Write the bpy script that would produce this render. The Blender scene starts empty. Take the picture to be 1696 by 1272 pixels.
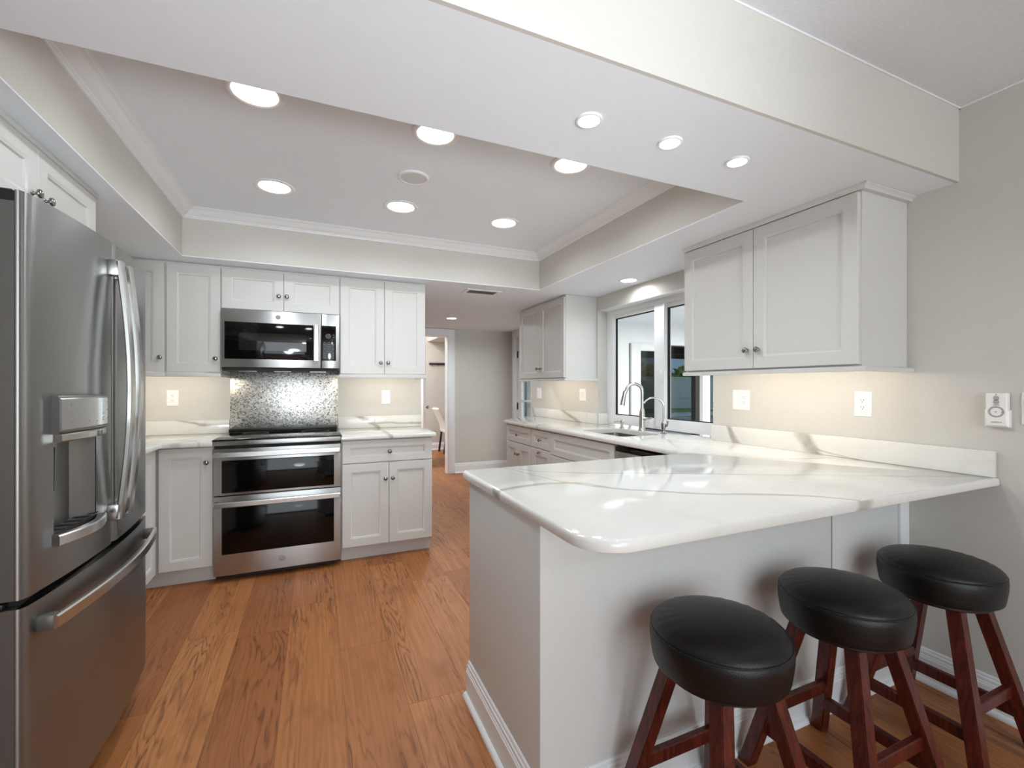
import bpy, bmesh, math, random
from mathutils import Vector, Matrix
random.seed(7)
SC = bpy.context.scene
COL = SC.collection

# ------------------------------------------------------------------ camera, world, light, exposure
YAW = 23.595
cam_d = bpy.data.cameras.new('camera'); cam = bpy.data.objects.new('camera', cam_d); COL.objects.link(cam)
cam.location = (0, 0, 1.2864)
cam.rotation_euler = (math.radians(90), 0, math.radians(-YAW))
cam_d.sensor_width = 36.0
cam_d.lens = 744.5 / 1696 * 36.0
cam_d.shift_y = 4.0 / 1696
cam_d.clip_start = 0.02
SC.camera = cam

SC.view_settings.view_transform = 'Standard'
SC.view_settings.look = 'None'
SC.view_settings.exposure = 0.48
SC.view_settings.gamma = 1.0
SC.view_settings.use_curve_mapping = False
SC.cycles.diffuse_bounces = 6
SC.cycles.glossy_bounces = 6
SC.cycles.max_bounces = 12
SC.cycles.sample_clamp_indirect = 6.0

W = bpy.data.worlds.new('sky'); SC.world = W; W.use_nodes = True
wn = W.node_tree.nodes; wl = W.node_tree.links
sky = wn.new('ShaderNodeTexSky'); sky.sky_type = 'NISHITA'; sky.sun_disc = False
sky.sun_elevation = math.radians(14); sky.sun_rotation = math.radians(200)
wl.new(sky.outputs[0], wn['Background'].inputs[0])
wn['Background'].inputs[1].default_value = 0.15

def area(name, loc, rot, sx, sy, power, col=(1, 1, 1), spread=180, disk=False):
    d = bpy.data.lights.new(name, 'AREA'); o = bpy.data.objects.new(name, d); COL.objects.link(o)
    d.shape = 'DISK' if disk else 'RECTANGLE'; d.size = sx
    if not disk: d.size_y = sy
    d.energy = power; d.color = col; d.spread = math.radians(spread)
    o.location = loc; o.rotation_euler = rot
    return o
# area light added behind the camera as broad fill; no door is built there
area('rear_fill_light', (0.2, -3.55, 1.25), (math.radians(90), 0, 0), 3.4, 2.1, 68, (0.82, 0.935, 1.0))
# the dining room's hanging lamp
ld = bpy.data.lights.new('dining_lamp', 'POINT'); lo = bpy.data.objects.new('dining_lamp', ld); COL.objects.link(lo)
ld.energy = 19; ld.shadow_soft_size = 0.10; ld.color = (0.87, 0.95, 1.0); lo.location = (0.95, -1.75, 2.12)

# spot added out of view, aimed up to brighten the ceilings
fd = bpy.data.lights.new('ceiling_fill_spot', 'SPOT'); fo = bpy.data.objects.new('ceiling_fill_spot', fd); COL.objects.link(fo)
fd.energy = 185; fd.spot_size = math.radians(64); fd.spot_blend = 1.0; fd.shadow_soft_size = 0.25; fd.color = (0.87, 0.95, 1.0)
fo.location = (0.35, -1.3, 0.9); fo.rotation_euler = (Vector((0.2, 1.75, 2.44)) - fo.location).to_track_quat('-Z', 'Y').to_euler()

# ------------------------------------------------------------------ materials
def lin(c):
    return tuple(((v / 255) / 12.92 if v <= 10 else (((v / 255) + .055) / 1.055) ** 2.4) for v in c) + (1.0,)
class NT:
    def __init__(s, name):
        s.m = bpy.data.materials.new(name); s.m.use_nodes = True
        s.t = s.m.node_tree; s.n = s.t.nodes; s.b = s.n['Principled BSDF']
        s.out = s.n['Material Output']
    def new(s, kind, **kw):
        n = s.n.new(kind)
        for k, v in kw.items(): setattr(n, k, v)
        return n
    def link(s, a, b): s.t.links.new(a, b)
    def setv(s, n, i, v):
        if hasattr(v, 'links') or isinstance(v, bpy.types.NodeSocket): s.link(v, n.inputs[i])
        else: n.inputs[i].default_value = v
    def math(s, op, a, b=0.0, c=None, clamp=False):
        n = s.new('ShaderNodeMath', operation=op, use_clamp=clamp); s.setv(n, 0, a); s.setv(n, 1, b)
        if c is not None: s.setv(n, 2, c)
        return n.outputs[0]
    def pos(s):
        g = s.new('ShaderNodeNewGeometry'); x = s.new('ShaderNodeSeparateXYZ'); s.link(g.outputs['Position'], x.inputs[0])
        return g.outputs['Position'], x.outputs[0], x.outputs[1], x.outputs[2]
    def xyz(s, x, y, z):
        n = s.new('ShaderNodeCombineXYZ'); s.setv(n, 0, x); s.setv(n, 1, y); s.setv(n, 2, z); return n.outputs[0]
    def noise(s, vec, scale, detail=3, rough=.5, dist=0.0):
        n = s.new('ShaderNodeTexNoise'); s.link(vec, n.inputs['Vector'])
        n.inputs['Scale'].default_value = scale; n.inputs['Detail'].default_value = detail
        n.inputs['Roughness'].default_value = rough; n.inputs['Distortion'].default_value = dist
        return n.outputs[0]
    def ramp(s, fac, stops):
        n = s.new('ShaderNodeValToRGB'); s.link(fac, n.inputs[0]); e = n.color_ramp.elements
        while len(e) < len(stops): e.new(.5)
        for el, (p, c) in zip(e, stops): el.position = p; el.color = c
        return n.outputs[0]
    def mix(s, fac, a, b, mode='MIX'):
        n = s.new('ShaderNodeMix', data_type='RGBA', blend_type=mode)
        s.setv(n, 0, fac); s.setv(n, 6, a); s.setv(n, 7, b); return n.outputs[2]
    def maprange(s, v, a, b, c, d, interp='LINEAR'):
        n = s.new('ShaderNodeMapRange', interpolation_type=interp); s.setv(n, 0, v)
        for i, q in zip((1, 2, 3, 4), (a, b, c, d)): s.setv(n, i, q)
        return n.outputs[0]
    def bump(s, h, strength, dist=.002):
        n = s.new('ShaderNodeBump'); n.inputs['Strength'].default_value = strength; n.inputs['Distance'].default_value = dist
        s.link(h, n.inputs['Height']); s.link(n.outputs[0], s.b.inputs['Normal'])
    def p(s, **kw):
        for k, v in kw.items(): s.setv(s.b, k.replace('_', ' '), v)
        return s
MATS = {}
def plain(name, rgb, rough=.5, metal=0.0, spec=.5, noise=0.03, nscale=30, bump=0.0, bscale=200, coat=0.0):
    t = NT(name); P = t.pos()[0]
    f = t.noise(P, nscale, 2)
    c = lin(rgb)
    lo_ = tuple(v * (1 - noise) for v in c[:3]) + (1,); hi_ = tuple(min(1, v * (1 + noise)) for v in c[:3]) + (1,)
    t.p(Base_Color=t.ramp(f, [(.3, lo_), (.7, hi_)]), Roughness=rough, Metallic=metal)
    t.b.inputs['Specular IOR Level'].default_value = spec
    if coat: t.b.inputs['Coat Weight'].default_value = coat; t.b.inputs['Coat Roughness'].default_value = .1
    if bump: t.bump(t.noise(P, bscale, 3), bump)
    MATS[name] = t.m
    return t.m
def emit(name, rgb, strength):
    t = NT(name); t.p(Base_Color=(1, 1, 1, 1)); t.b.inputs['Emission Color'].default_value = lin(rgb)
    t.b.inputs['Emission Strength'].default_value = strength; return t.m

M_wall = plain('greige_wall_paint', (205, 202, 196), .75, noise=.01, bump=.08, bscale=260)
M_ceil = plain('flat_white_ceiling_paint', (233, 238, 244), .85, noise=.008, bump=.05, bscale=200)
M_ceilx = plain('stippled_white_ceiling_paint', (226, 229, 234), .9, noise=.03, nscale=120, bump=.55, bscale=130)
M_trim = plain('satin_white_trim_paint', (236, 238, 240), .35, noise=.006)
M_cab = plain('warm_white_cabinet_lacquer', (212, 211, 208), .38, noise=.008)
M_panel = plain('pale_grey_panel_paint', (217, 217, 215), .5, noise=.01)
M_plast = plain('white_plastic', (240, 240, 238), .35, noise=.004)
M_plast2 = plain('grey_plastic', (168, 168, 166), .4, noise=.01)
M_dark = plain('black_plastic', (18, 18, 18), .4, noise=.05)
M_gap = plain('shadow_black_gasket', (10, 10, 10), .7, noise=.05)
M_gloss = plain('black_oven_glass', (7, 7, 7), .07, noise=.02, spec=.32)
M_win = plain('oven_window_mesh_glass', (30, 30, 29), .07, noise=.04, spec=.5)
M_chrome = plain('brushed_nickel', (196, 193, 188), .2, metal=1.0, noise=.02)
M_pewter = plain('dark_polished_nickel', (150, 148, 145), .18, metal=1.0, noise=.03)
M_lamp = emit('lamp_lens', (255, 250, 244), 9.0)
M_led = emit('warm_led_strip', (255, 236, 205), 2.5)
M_baffle = plain('white_lamp_baffle', (238, 238, 238), .5, noise=.004)
M_pool = plain('pool_water_blue', (20, 92, 140), .08, noise=.1, nscale=2)
M_stoneg = plain('dark_bronze_frame', (40, 38, 36), .45, noise=.04)
M_print = plain('grey_print', (120, 120, 118), .5, noise=.01)
M_prints = plain('pale_print', (170, 170, 166), .5, noise=.01)

def steel(name, rgb, rough, aniso, brush_h=True):
    t = NT(name); P, x, y, z = t.pos()
    v = t.xyz(t.math('MULTIPLY', x, 3.0), t.math('MULTIPLY', y, 3.0), t.math('MULTIPLY', z, 420.0)) if brush_h else \
        t.xyz(t.math('MULTIPLY', x, 420.0), t.math('MULTIPLY', y, 420.0), t.math('MULTIPLY', z, 3.0))
    f = t.noise(v, 1.0, 3)
    c = lin(rgb)
    t.p(Metallic=1.0, Base_Color=t.ramp(f, [(.3, tuple(q * .992 for q in c[:3]) + (1,)), (.7, tuple(q * 1.006 for q in c[:3]) + (1,))]),
        Roughness=t.maprange(f, .3, .7, rough * .99, rough * 1.01))
    t.b.inputs['Anisotropic'].default_value = aniso; t.b.inputs['Anisotropic Rotation'].default_value = .25
    tg = t.new('ShaderNodeTangent', direction_type='RADIAL', axis='Z'); t.link(tg.outputs[0], t.b.inputs['Tangent'])
    return t.m
M_steel = steel('brushed_stainless', (192, 193, 193), .36, .85)
M_bar = plain('satin_stainless_bar', (200, 199, 196), .27, metal=1.0, noise=.01)
M_fridge = steel('dark_brushed_stainless', (143, 143, 142), .32, .85)
M_fside = plain('graphite_fridge_side', (104, 102, 99), .42, metal=.6, noise=.03)

def hammered():
    t = NT('hammered_steel_sheet'); P, x, y, z = t.pos()
    vo = t.new('ShaderNodeTexVoronoi'); vo.inputs['Scale'].default_value = 125; vo.inputs['Randomness'].default_value = 1
    t.link(P, vo.inputs['Vector'])
    n = t.noise(P, 150, 2)
    cell = t.new('ShaderNodeSeparateColor'); t.link(vo.outputs['Color'], cell.inputs[0])
    mixv = t.math('ADD', t.math('MULTIPLY', cell.outputs[0], .6), t.math('MULTIPLY', n, .5))
    t.p(Metallic=1.0, Base_Color=t.ramp(mixv, [(.22, lin((104, 99, 92))), (.46, lin((202, 198, 191))), (.75, lin((240, 238, 233)))]), Roughness=.36)
    t.bump(mixv, .35, .003)
    return t.m
M_hammer = hammered()

def vein_mask(t, U, V, pts, w, amp=.02, edge=.35):
    """1 on a vein that follows the polyline pts (U -> V), w half-wide."""
    pts = sorted(pts); a, b = pts[0][0], pts[-1][0]; vs = [q[1] for q in pts]; lo_, hi_ = min(vs), max(vs)
    if hi_ - lo_ < 1e-3: hi_ = lo_ + 1e-3
    P = t.pos()[0]
    fc = t.new('ShaderNodeFloatCurve'); cv = fc.mapping.curves[0]
    fc.mapping.use_clip = True
    norm = [((q[0] - a) / (b - a), (q[1] - lo_) / (hi_ - lo_)) for q in pts]
    cv.points[0].location = norm[0]; cv.points[1].location = norm[-1]
    for q in norm[1:-1]: cv.points.new(*q)
    for q in cv.points: q.handle_type = 'AUTO_CLAMPED'
    fc.mapping.update()
    u = t.maprange(U, a, b, 0, 1); t.link(u, fc.inputs['Value'])
    line = t.math('MULTIPLY_ADD', fc.outputs[0], hi_ - lo_, lo_)
    nz = t.math('MULTIPLY', t.math('SUBTRACT', t.noise(P, 9, 3), .5), amp)
    d = t.math('ABSOLUTE', t.math('SUBTRACT', t.math('ADD', V, nz), line))
    ww = t.math('MULTIPLY', t.maprange(t.noise(P, 5, 2), .3, .7, .6, 1.4), w)
    m = t.maprange(d, ww, t.math('MULTIPLY', ww, edge), 0, 1)
    inr = t.math('MULTIPLY', t.math('GREATER_THAN', U, a - .002), t.math('LESS_THAN', U, b + .002))
    return t.math('MULTIPLY', m, inr, clamp=True)
def quartz(name, veins):
    """veins: (axisU, axisV, pts, half width, strength, wobble)"""
    t = NT(name); P, x, y, z = t.pos(); ax = {'x': x, 'y': y, 'z': z}
    base = t.ramp(t.noise(P, 1.6, 4, .55), [(.3, lin((222, 221, 216))), (.7, lin((233, 231, 227)))])
    # faint wandering hairlines
    r = t.math('ABSOLUTE', t.math('SUBTRACT', t.noise(P, 1.1, 3, .5, .6), .5))
    base = t.mix(t.maprange(r, 0, .012, .22, 0), base, lin((205, 203, 196)))
    tone = t.ramp(t.noise(P, 24, 4), [(.3, lin((168, 165, 156))), (.7, lin((190, 187, 178)))])
    for (au, av, pts, w, st, amp) in veins:
        base = t.mix(t.math('MULTIPLY', vein_mask(t, ax[au], ax[av], pts, w, amp), st), base, tone)
    t.p(Base_Color=base, Roughness=.085)
    t.b.inputs['Specular IOR Level'].default_value = .55
    return t.m

def wood_floor():
    t = NT('oak_plank_floor'); P, x, y, z = t.pos()
    px = t.math('DIVIDE', t.math('ADD', x, 0.368), .2375)
    row = t.math('FLOOR', px)
    wn1 = t.new('ShaderNodeTexWhiteNoise', noise_dimensions='1D'); t.link(row, wn1.inputs['W'])
    py = t.math('ADD', t.math('DIVIDE', y, 1.52), t.math('MULTIPLY', wn1.outputs['Value'], 7.3))
    brd = t.math('FLOOR', py)
    wn2 = t.new('ShaderNodeTexWhiteNoise', noise_dimensions='2D'); t.link(t.xyz(row, brd, 0), wn2.inputs['Vector'])
    rnd = wn2.outputs['Value']; sc = t.new('ShaderNodeSeparateColor'); t.link(wn2.outputs['Color'], sc.inputs[0])
    offx = t.math('MULTIPLY', sc.outputs[0], 31.0); offy = t.math('MULTIPLY', sc.outputs[1], 47.0)
    # long fine grain
    vg = t.xyz(t.math('ADD', t.math('MULTIPLY', x, 85), offx), t.math('ADD', t.math('MULTIPLY', y, 2.2), offy), 0)
    grain = t.noise(vg, 1.0, 5, .6)
    # cathedral figure
    wob = t.noise(t.xyz(t.math('ADD', t.math('MULTIPLY', x, 5.2), offx), t.math('ADD', t.math('MULTIPLY', y, .62), offy), 0), 1.0, 4, .5)
    ring = t.math('ADD', t.math('MULTIPLY', wob, 22.0), t.math('MULTIPLY', t.math('SUBTRACT', t.math('FRACT', px), .5), 2.4))
    saw = t.math('FRACT', ring)
    line = t.maprange(t.math('ABSOLUTE', t.math('SUBTRACT', saw, .5)), .26, .5, 0, 1)
    patch = t.maprange(t.noise(t.xyz(t.math('ADD', t.math('MULTIPLY', x, 7), offy), t.math('ADD', t.math('MULTIPLY', y, .45), offx), 0), 1.0, 2), .42, .60, 0, 1)
    fig = t.math('MULTIPLY', line, t.math('MULTIPLY', patch, t.maprange(grain, .3, .6, .35, 1)))
    blot = t.noise(t.xyz(t.math('ADD', t.math('MULTIPLY', x, 6), offx), t.math('ADD', t.math('MULTIPLY', y, 3), offy), 0), 1.0, 4, .6)
    c = t.ramp(rnd, [(0, lin((156, 97, 55))), (.5, lin((174, 112, 65))), (1, lin((188, 126, 76)))])
    c = t.mix(t.maprange(grain, .35, .7, 0, .5), c, lin((130, 78, 42)))
    c = t.mix(t.maprange(blot, .52, .72, 0, .55), c, lin((130, 78, 42)))
    c = t.mix(t.math('MULTIPLY', fig, .85), c, lin((84, 46, 24)))
    fx = t.math('FRACT', px); fy = t.math('FRACT', py)
    ex = t.math('MINIMUM', fx, t.math('SUBTRACT', 1.0, fx)); ey = t.math('MINIMUM', fy, t.math('SUBTRACT', 1.0, fy))
    seam = t.math('MAXIMUM', t.math('LESS_THAN', ex, .0050), t.math('LESS_THAN', ey, .0009))
    c = t.mix(t.math('MULTIPLY', seam, .55), c, lin((70, 38, 20)))
    t.p(Base_Color=c, Roughness=t.maprange(grain, .3, .7, .38, .52))
    t.b.inputs['Specular IOR Level'].default_value = .4
    t.bump(t.math('SUBTRACT', t.math('ADD', t.math('MULTIPLY', grain, .3), t.math('MULTIPLY', line, -.1)), seam), .12, .001)
    return t.m
M_floor = wood_floor()
def stool_wood():
    t = NT('cherry_stained_oak'); tc = t.new('ShaderNodeTexCoord'); mp = t.new('ShaderNodeMapping'); mp.inputs['Scale'].default_value = (90, 90, 6)
    t.link(tc.outputs['Object'], mp.inputs[0]); g = t.noise(mp.outputs[0], 1.0, 5, .65)
    t.p(Base_Color=t.ramp(g, [(.3, lin((40, 12, 8))), (.55, lin((88, 30, 20))), (.8, lin((122, 50, 33)))]), Roughness=.36)
    t.bump(g, .2, .001); return t.m
M_swood = stool_wood()
def leather():
    t = NT('black_leather'); P = t.pos()[0]; vo = t.new('ShaderNodeTexVoronoi'); vo.inputs['Scale'].default_value = 420; t.link(P, vo.inputs['Vector'])
    t.p(Base_Color=t.ramp(t.noise(P, 8, 3), [(.3, lin((7, 8, 10))), (.7, lin((13, 14, 16)))]), Roughness=.36)
    t.b.inputs['Specular IOR Level'].default_value = .42
    t.bump(t.math('ADD', vo.outputs['Distance'], t.math('MULTIPLY', t.noise(P, 16, 3), 1.3)), .22, .002); return t.m
M_leather = leather()
def glass(name, tint=(1, 1, 1, 1), refl=.9):
    t = NT(name); tr = t.new('ShaderNodeBsdfTransparent'); tr.inputs[0].default_value = tint
    gl = t.new('ShaderNodeBsdfGlossy'); gl.inputs['Roughness'].default_value = .01; gl.inputs[0].default_value = (refl, refl, refl, 1)
    lw = t.new('ShaderNodeLayerWeight'); lw.inputs[0].default_value = .5
    fr = t.math('MULTIPLY_ADD', t.math('POWER', lw.outputs['Facing'], 5.0), .6, .025)
    mx = t.new('ShaderNodeMixShader'); t.link(fr, mx.inputs[0]); t.link(tr.outputs[0], mx.inputs[1]); t.link(gl.outputs[0], mx.inputs[2])
    t.link(mx.outputs[0], t.out.inputs[0]); return t.m
M_glass = glass('clear_window_glass', (.93, .96, .95, 1))
M_tint = glass('tinted_door_glass', (.45, .48, .5, 1))
def leafy(name, a, b):
    t = NT(name); P = t.pos()[0]; t.p(Base_Color=t.ramp(t.noise(P, 9, 4, .7), [(.35, lin(a)), (.65, lin(b))]), Roughness=.6); return t.m
M_leaf = leafy('hedge_leaves', (26, 44, 20), (84, 112, 46))
M_grass = leafy('lawn_grass', (58, 92, 30), (96, 132, 48))
M_fence = plain('blue_grey_vinyl_fence', (98, 124, 146), .6, noise=.03, nscale=4)
M_deck = plain('pale_concrete_deck', (172, 170, 172), .8, noise=.06, nscale=6)
M_roofm = plain('blue_grey_metal_roof', (132, 156, 178), .5, noise=.05)

# ------------------------------------------------------------------ mesh helpers
class B:
    def __init__(s): s.bm = bmesh.new()
    def quadring(s, rings, caps=(True, True), closed=True):
        """rings: lists of equal-length point lists; bridges them."""
        vs = [[s.bm.verts.new(p) for p in r] for r in rings]
        n = len(vs[0])
        for a, b in zip(vs, vs[1:]):
            for i in range(n if closed else n - 1):
                j = (i + 1) % n
                try: s.bm.faces.new((a[i], a[j], b[j], b[i]))
                except ValueError: pass
        if caps[0] and n > 2: s.bm.faces.new(vs[0][::-1])
        if caps[1] and n > 2: s.bm.faces.new(vs[-1])
        return s
    def box(s, x0, x1, y0, y1, z0, z1, bev=0.0, seg=2):
        r = bmesh.ops.create_cube(s.bm, size=1.0)
        for v in r['verts']:
            v.co = ((x0 + x1) / 2 + v.co.x * (x1 - x0), (y0 + y1) / 2 + v.co.y * (y1 - y0), (z0 + z1) / 2 + v.co.z * (z1 - z0))
        if bev:
            es = list({e for v in r['verts'] for e in v.link_edges})
            bmesh.ops.bevel(s.bm, geom=es, offset=bev, segments=seg, affect='EDGES', profile=.5, clamp_overlap=True)
        return s
    def lathe(s, c, prof, axis='z', seg=32, T=None, cap=True):
        rings = []
        for r, h in prof:
            ring = []
            for k in range(seg):
                a = 2 * math.pi * k / seg; u, v = r * math.cos(a), r * math.sin(a)
                p = {'z': (u, v, h), 'x': (h, u, v), '-x': (-h, u, v), 'y': (u, h, v), '-y': (u, -h, v), '-z': (u, v, -h)}[axis]
                ring.append((c[0] + p[0], c[1] + p[1], c[2] + p[2]))
            rings.append(ring)
        return s.quadring(rings, (cap, cap))
    def tube(s, pts, r, seg=12):
        pts = [Vector(p) for p in pts]; rs = r if isinstance(r, (list, tuple)) else [r] * len(pts)
        rings = []; up = None
        for i, p in enumerate(pts):
            t = (pts[min(i + 1, len(pts) - 1)] - pts[max(i - 1, 0)]).normalized()
            if up is None: up = t.orthogonal().normalized()
            up = (up - t * up.dot(t)).normalized(); w = t.cross(up)
            rings.append([p + (up * math.cos(2 * math.pi * k / seg) + w * math.sin(2 * math.pi * k / seg)) * rs[i] for k in range(seg)])
        return s.quadring(rings)
    def bar(s, pts, wv, w, th, bev=.0):
        """rectangular bar along pts; wv = width direction"""
        pts = [Vector(p) for p in pts]; wv = Vector(wv).normalized(); rings = []
        for i, p in enumerate(pts):
            t = (pts[min(i + 1, len(pts) - 1)] - pts[max(i - 1, 0)]).normalized(); n = t.cross(wv).normalized()
            c = bev or min(w, th) * .15
            hw, ht = w / 2, th / 2
            q = [(hw - c, ht), (hw, ht - c), (hw, -ht + c), (hw - c, -ht), (-hw + c, -ht), (-hw, -ht + c), (-hw, ht - c), (-hw + c, ht)]
            rings.append([p + wv * a + n * b for a, b in q])
        return s.quadring(rings)
    def prism(s, poly, z0, z1):
        return s.quadring([[(x, y, z0) for x, y in poly], [(x, y, z1) for x, y in poly]])
    def sweep(s, path, prof, closed=False):
        """profile (d, z) along a horizontal path; d to the left of travel"""
        n = len(path); rings = []
        for i in range(n):
            p = Vector(path[i])
            a = Vector(path[i - 1]) if (i > 0 or closed) else None
            b = Vector(path[(i + 1) % n]) if (i < n - 1 or closed) else None
            d1 = (p - a).normalized() if a is not None else None; d2 = (b - p).normalized() if b is not None else None
            d1 = d1 or d2; d2 = d2 or d1
            n1 = Vector((-d1.y, d1.x)); n2 = Vector((-d2.y, d2.x)); m = (n1 + n2)
            m = m / max(.2, m.dot(n1))
            rings.append([(p.x + m.x * d, p.y + m.y * d, z) for d, z in prof])
        if closed: rings.append(rings[0])
        s.quadring(rings, (not closed, not closed)); 
        if closed: bmesh.ops.remove_doubles(s.bm, verts=s.bm.verts, dist=1e-6)
        return s
    def done(s, name, mat, parent=None, smooth=35, recalc=True):
        if recalc: bmesh.ops.recalc_face_normals(s.bm, faces=s.bm.faces)
        top = parent
        off = Vector((0, 0, 0))
        while top is not None:
            if top.get('base') is not None: off = Vector(top['base'])
            top = top.parent
        if off.length:
            for v in s.bm.verts: v.co -= off
        me = bpy.data.meshes.new(name); s.bm.to_mesh(me); s.bm.free()
        me.materials.append(mat)
        if smooth:
            me.shade_smooth(); me.set_sharp_from_angle(angle=math.radians(smooth))
        o = bpy.data.objects.new(name, me); COL.objects.link(o)
        if parent is not None: o.parent = parent
        return o
def tag(o, label=None, cat=None, group=None, kind=None):
    if label: o['label'] = label
    if cat: o['category'] = cat
    if group: o['group'] = group
    if kind: o['kind'] = kind
    return o
def thing(name, label, cat, loc, group=None):
    o = bpy.data.objects.new(name, None); COL.objects.link(o); o.empty_display_size = .05
    o.location = loc; o['base'] = list(loc)
    return tag(o, label, cat, group)
def struct(name, b, m, smooth=35):
    return tag(b.done(name, m, None, smooth), kind='structure')
def bx(name, mat, parent, *a, bev=0.0):
    return B().box(*a, bev=bev).done(name, mat, parent)
def dup(o, parent=None, label=None, group=None, loc=None):
    c = o.copy(); COL.objects.link(c)
    if parent is not None: c.parent = parent
    if label: c['label'] = label
    if group: c['group'] = group
    if loc is not None:
        c.location = loc
        if c.get('base') is not None: c['base'] = list(loc)
    for ch in list(o.children): dup(ch, c)
    return c

# facing transforms: (u along the wall, z, n out of the front) -> world
def TF(facing, plane):
    if facing == '-y': return lambda u, z, n: (u, plane - n, z)
    if facing == 'y': return lambda u, z, n: (u, plane + n, z)
    if facing == '-x': return lambda u, z, n: (plane - n, u, z)
    if facing == 'x': return lambda u, z, n: (plane + n, u, z)
def rect_rings(b, T, u0, u1, z0, z1, steps):
    rings = []
    for ins, n in steps:
        rings.append([T(u0 + ins, z0 + ins, n), T(u1 - ins, z0 + ins, n), T(u1 - ins, z1 - ins, n), T(u0 + ins, z1 - ins, n)])
    b.quadring(rings); return b
def shaker(parent, name, facing, plane, u0, u1, z0, z1, knob=None, rail=.058, t=.02, mat=None):
    T = TF(facing, plane); rail = min(rail, (z1 - z0) * .3)
    b = rect_rings(B(), T, u0, u1, z0, z1, [(0, 0), (0, t - .002), (.002, t), (rail, t), (rail + .004, t - .002), (rail + .010, t - .0035), (rail + .012, t - .0105)])
    d = b.done(name, mat or M_cab, parent, 25)
    if knob:
        k = B(); c = T(knob[0], knob[1], t)
        k.lathe(c, [(.0095, 0), (.0095, .002), (.0055, .005), (.005, .011), (.0085, .014), (.0145, .017), (.0155, .021), (.013, .026), (.007, .0285), (.001, .029)], facing, 20)
        tag(k.done('knob', M_pewter, d, 50), 'polished nickel knob')
    return d

# ------------------------------------------------------------------ dimensions
XW, XL, YB = 2.445, -1.47, 4.05      # right wall, left wall, range wall
SOF, CEI, CT = 2.134, 2.44, 0.93     # soffit, ceiling, counter top
TX0, TX1, TY0, TY1 = -0.795, 1.806, 1.460, 3.533   # tray recess
BY = 0.966                           # face of the dropped beam
YH = 6.45                            # hall end wall
XH = 2.79                            # hall right wall
WY0, WY1, WZ1 = 2.225, 3.572, 2.0    # kitchen window opening

# ------------------------------------------------------------------ the setting
struct('floor', B().box(-3.2, XH + .05, -4.0, 9.1, -.08, 0), M_floor)
b = B(); b.box(XW, XW + .2, -4.0, WY0, 0, CEI + .1); b.box(XW, XW + .2, WY1, 5.0, 0, CEI + .1)
b.box(XW, XW + .2, WY0, WY1, 0, CT - .035); b.box(XW, XW + .2, WY0, WY1, WZ1, CEI + .1)
struct('wall_right', b, M_wall)
struct('wall_back', B().box(XL - .1, .873, YB, YB + .12, 0, CEI + .1), M_wall)
struct('wall_left', B().box(XL - .1, XL, BY, YB, 0, CEI + .1), M_wall)
b = B(); b.box(-3.3, -3.2, -4.0, BY + .1, 0, CEI + .1); b.box(-3.2, XL, BY, BY + .1, 0, CEI + .1)
struct('wall_dining', b, M_wall)
b = B(); b.box(-3.2, XW + .2, -4.1, -4.0, 0, CEI + .1)
struct('wall_front', b, M_wall)
# hall beyond the range wall
DX0, DX1, DZ = 1.05, 1.788, 2.03
b = B(); b.box(-.6, DX0, YH, YH + .12, 0, SOF); b.box(DX1, XH + .1, YH, YH + .12, 0, SOF); b.box(DX0, DX1, YH, YH + .12, DZ, SOF)
struct('wall_far', b, M_wall)
HD0, HD1, HDZ = 5.25, 6.24, 2.05
b = B(); b.box(XH, XH + .14, HD1, YH + .12, 0, SOF); b.box(XH, XH + .14, 4.88, HD0, 0, SOF); b.box(XH, XH + .14, HD0, HD1, HDZ, SOF); b.box(XW + .2, XH, 4.88, 5.0, 0, SOF)
struct('wall_hall', b, M_wall)
struct('wall_passage', B().box(-.7, -.6, YB + .12, YH + .12, 0, SOF), M_wall)
# room beyond the doorway
b = B(); b.box(-.6, 3.05, 9.0, 9.1, 0, CEI + .5); b.box(-.7, -.6, YH + .12, 9.1, 0, CEI + .5); b.box(2.95, 3.05, YH + .12, 9.1, 0, CEI + .5)
b.box(2.07, 2.95, YH + .12, 9.0, 2.19, CEI + .5)
struct('wall_study', b, M_wall)
b = B(); b.box(-.7, 3.05, YH + .12, 9.1, CEI + .5, CEI + .56)
struct('ceiling_study', b, M_ceil)
# ceilings
struct('ceiling', B().box(TX0 - .2, TX1 + .2, TY0 - .2, TY1 + .2, CEI, CEI + .06), M_ceil)
struct('ceiling_dining', B().box(-3.2, XW, -4.0, BY, CEI, CEI + .06), M_ceilx)
b = B(); t_ = .006
b.box(XL, TX0, BY + .012, YB, SOF, SOF + t_); b.box(TX1, XW, BY + .012, 5.0, SOF, SOF + t_)
b.box(TX0, TX1, BY + .012, TY0, SOF, SOF + t_); b.box(TX0, TX1, TY1, YB, SOF, SOF + t_)
b.box(.873, TX1, YB, YB + .12, SOF, SOF + t_)
b.box(-.6, TX1, YB + .12, YH, SOF, SOF + t_); b.box(TX1, XH, 5.0, YH, SOF, SOF + t_); b.box(-3.2, XL, BY + .012, BY + .1, SOF, SOF + t_)
struct('ceiling_soffit', b, M_ceil)
b = B(); e = .0062
b.box(TX0 - .02, TX0, TY0 - .02, TY1 + .02, SOF + e, CEI); b.box(TX1, TX1 + .02, TY0 - .02, TY1 + .02, SOF + e, CEI)
b.box(TX0, TX1, TY0 - .02, TY0, SOF + e, CEI); b.box(TX0, TX1, TY1, TY1 + .02, SOF + e, CEI)
struct('wall_tray', b, M_wall)
struct('wall_beam', B().box(-3.2, XW, BY, BY + .012, SOF, CEI), M_wall)
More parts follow.
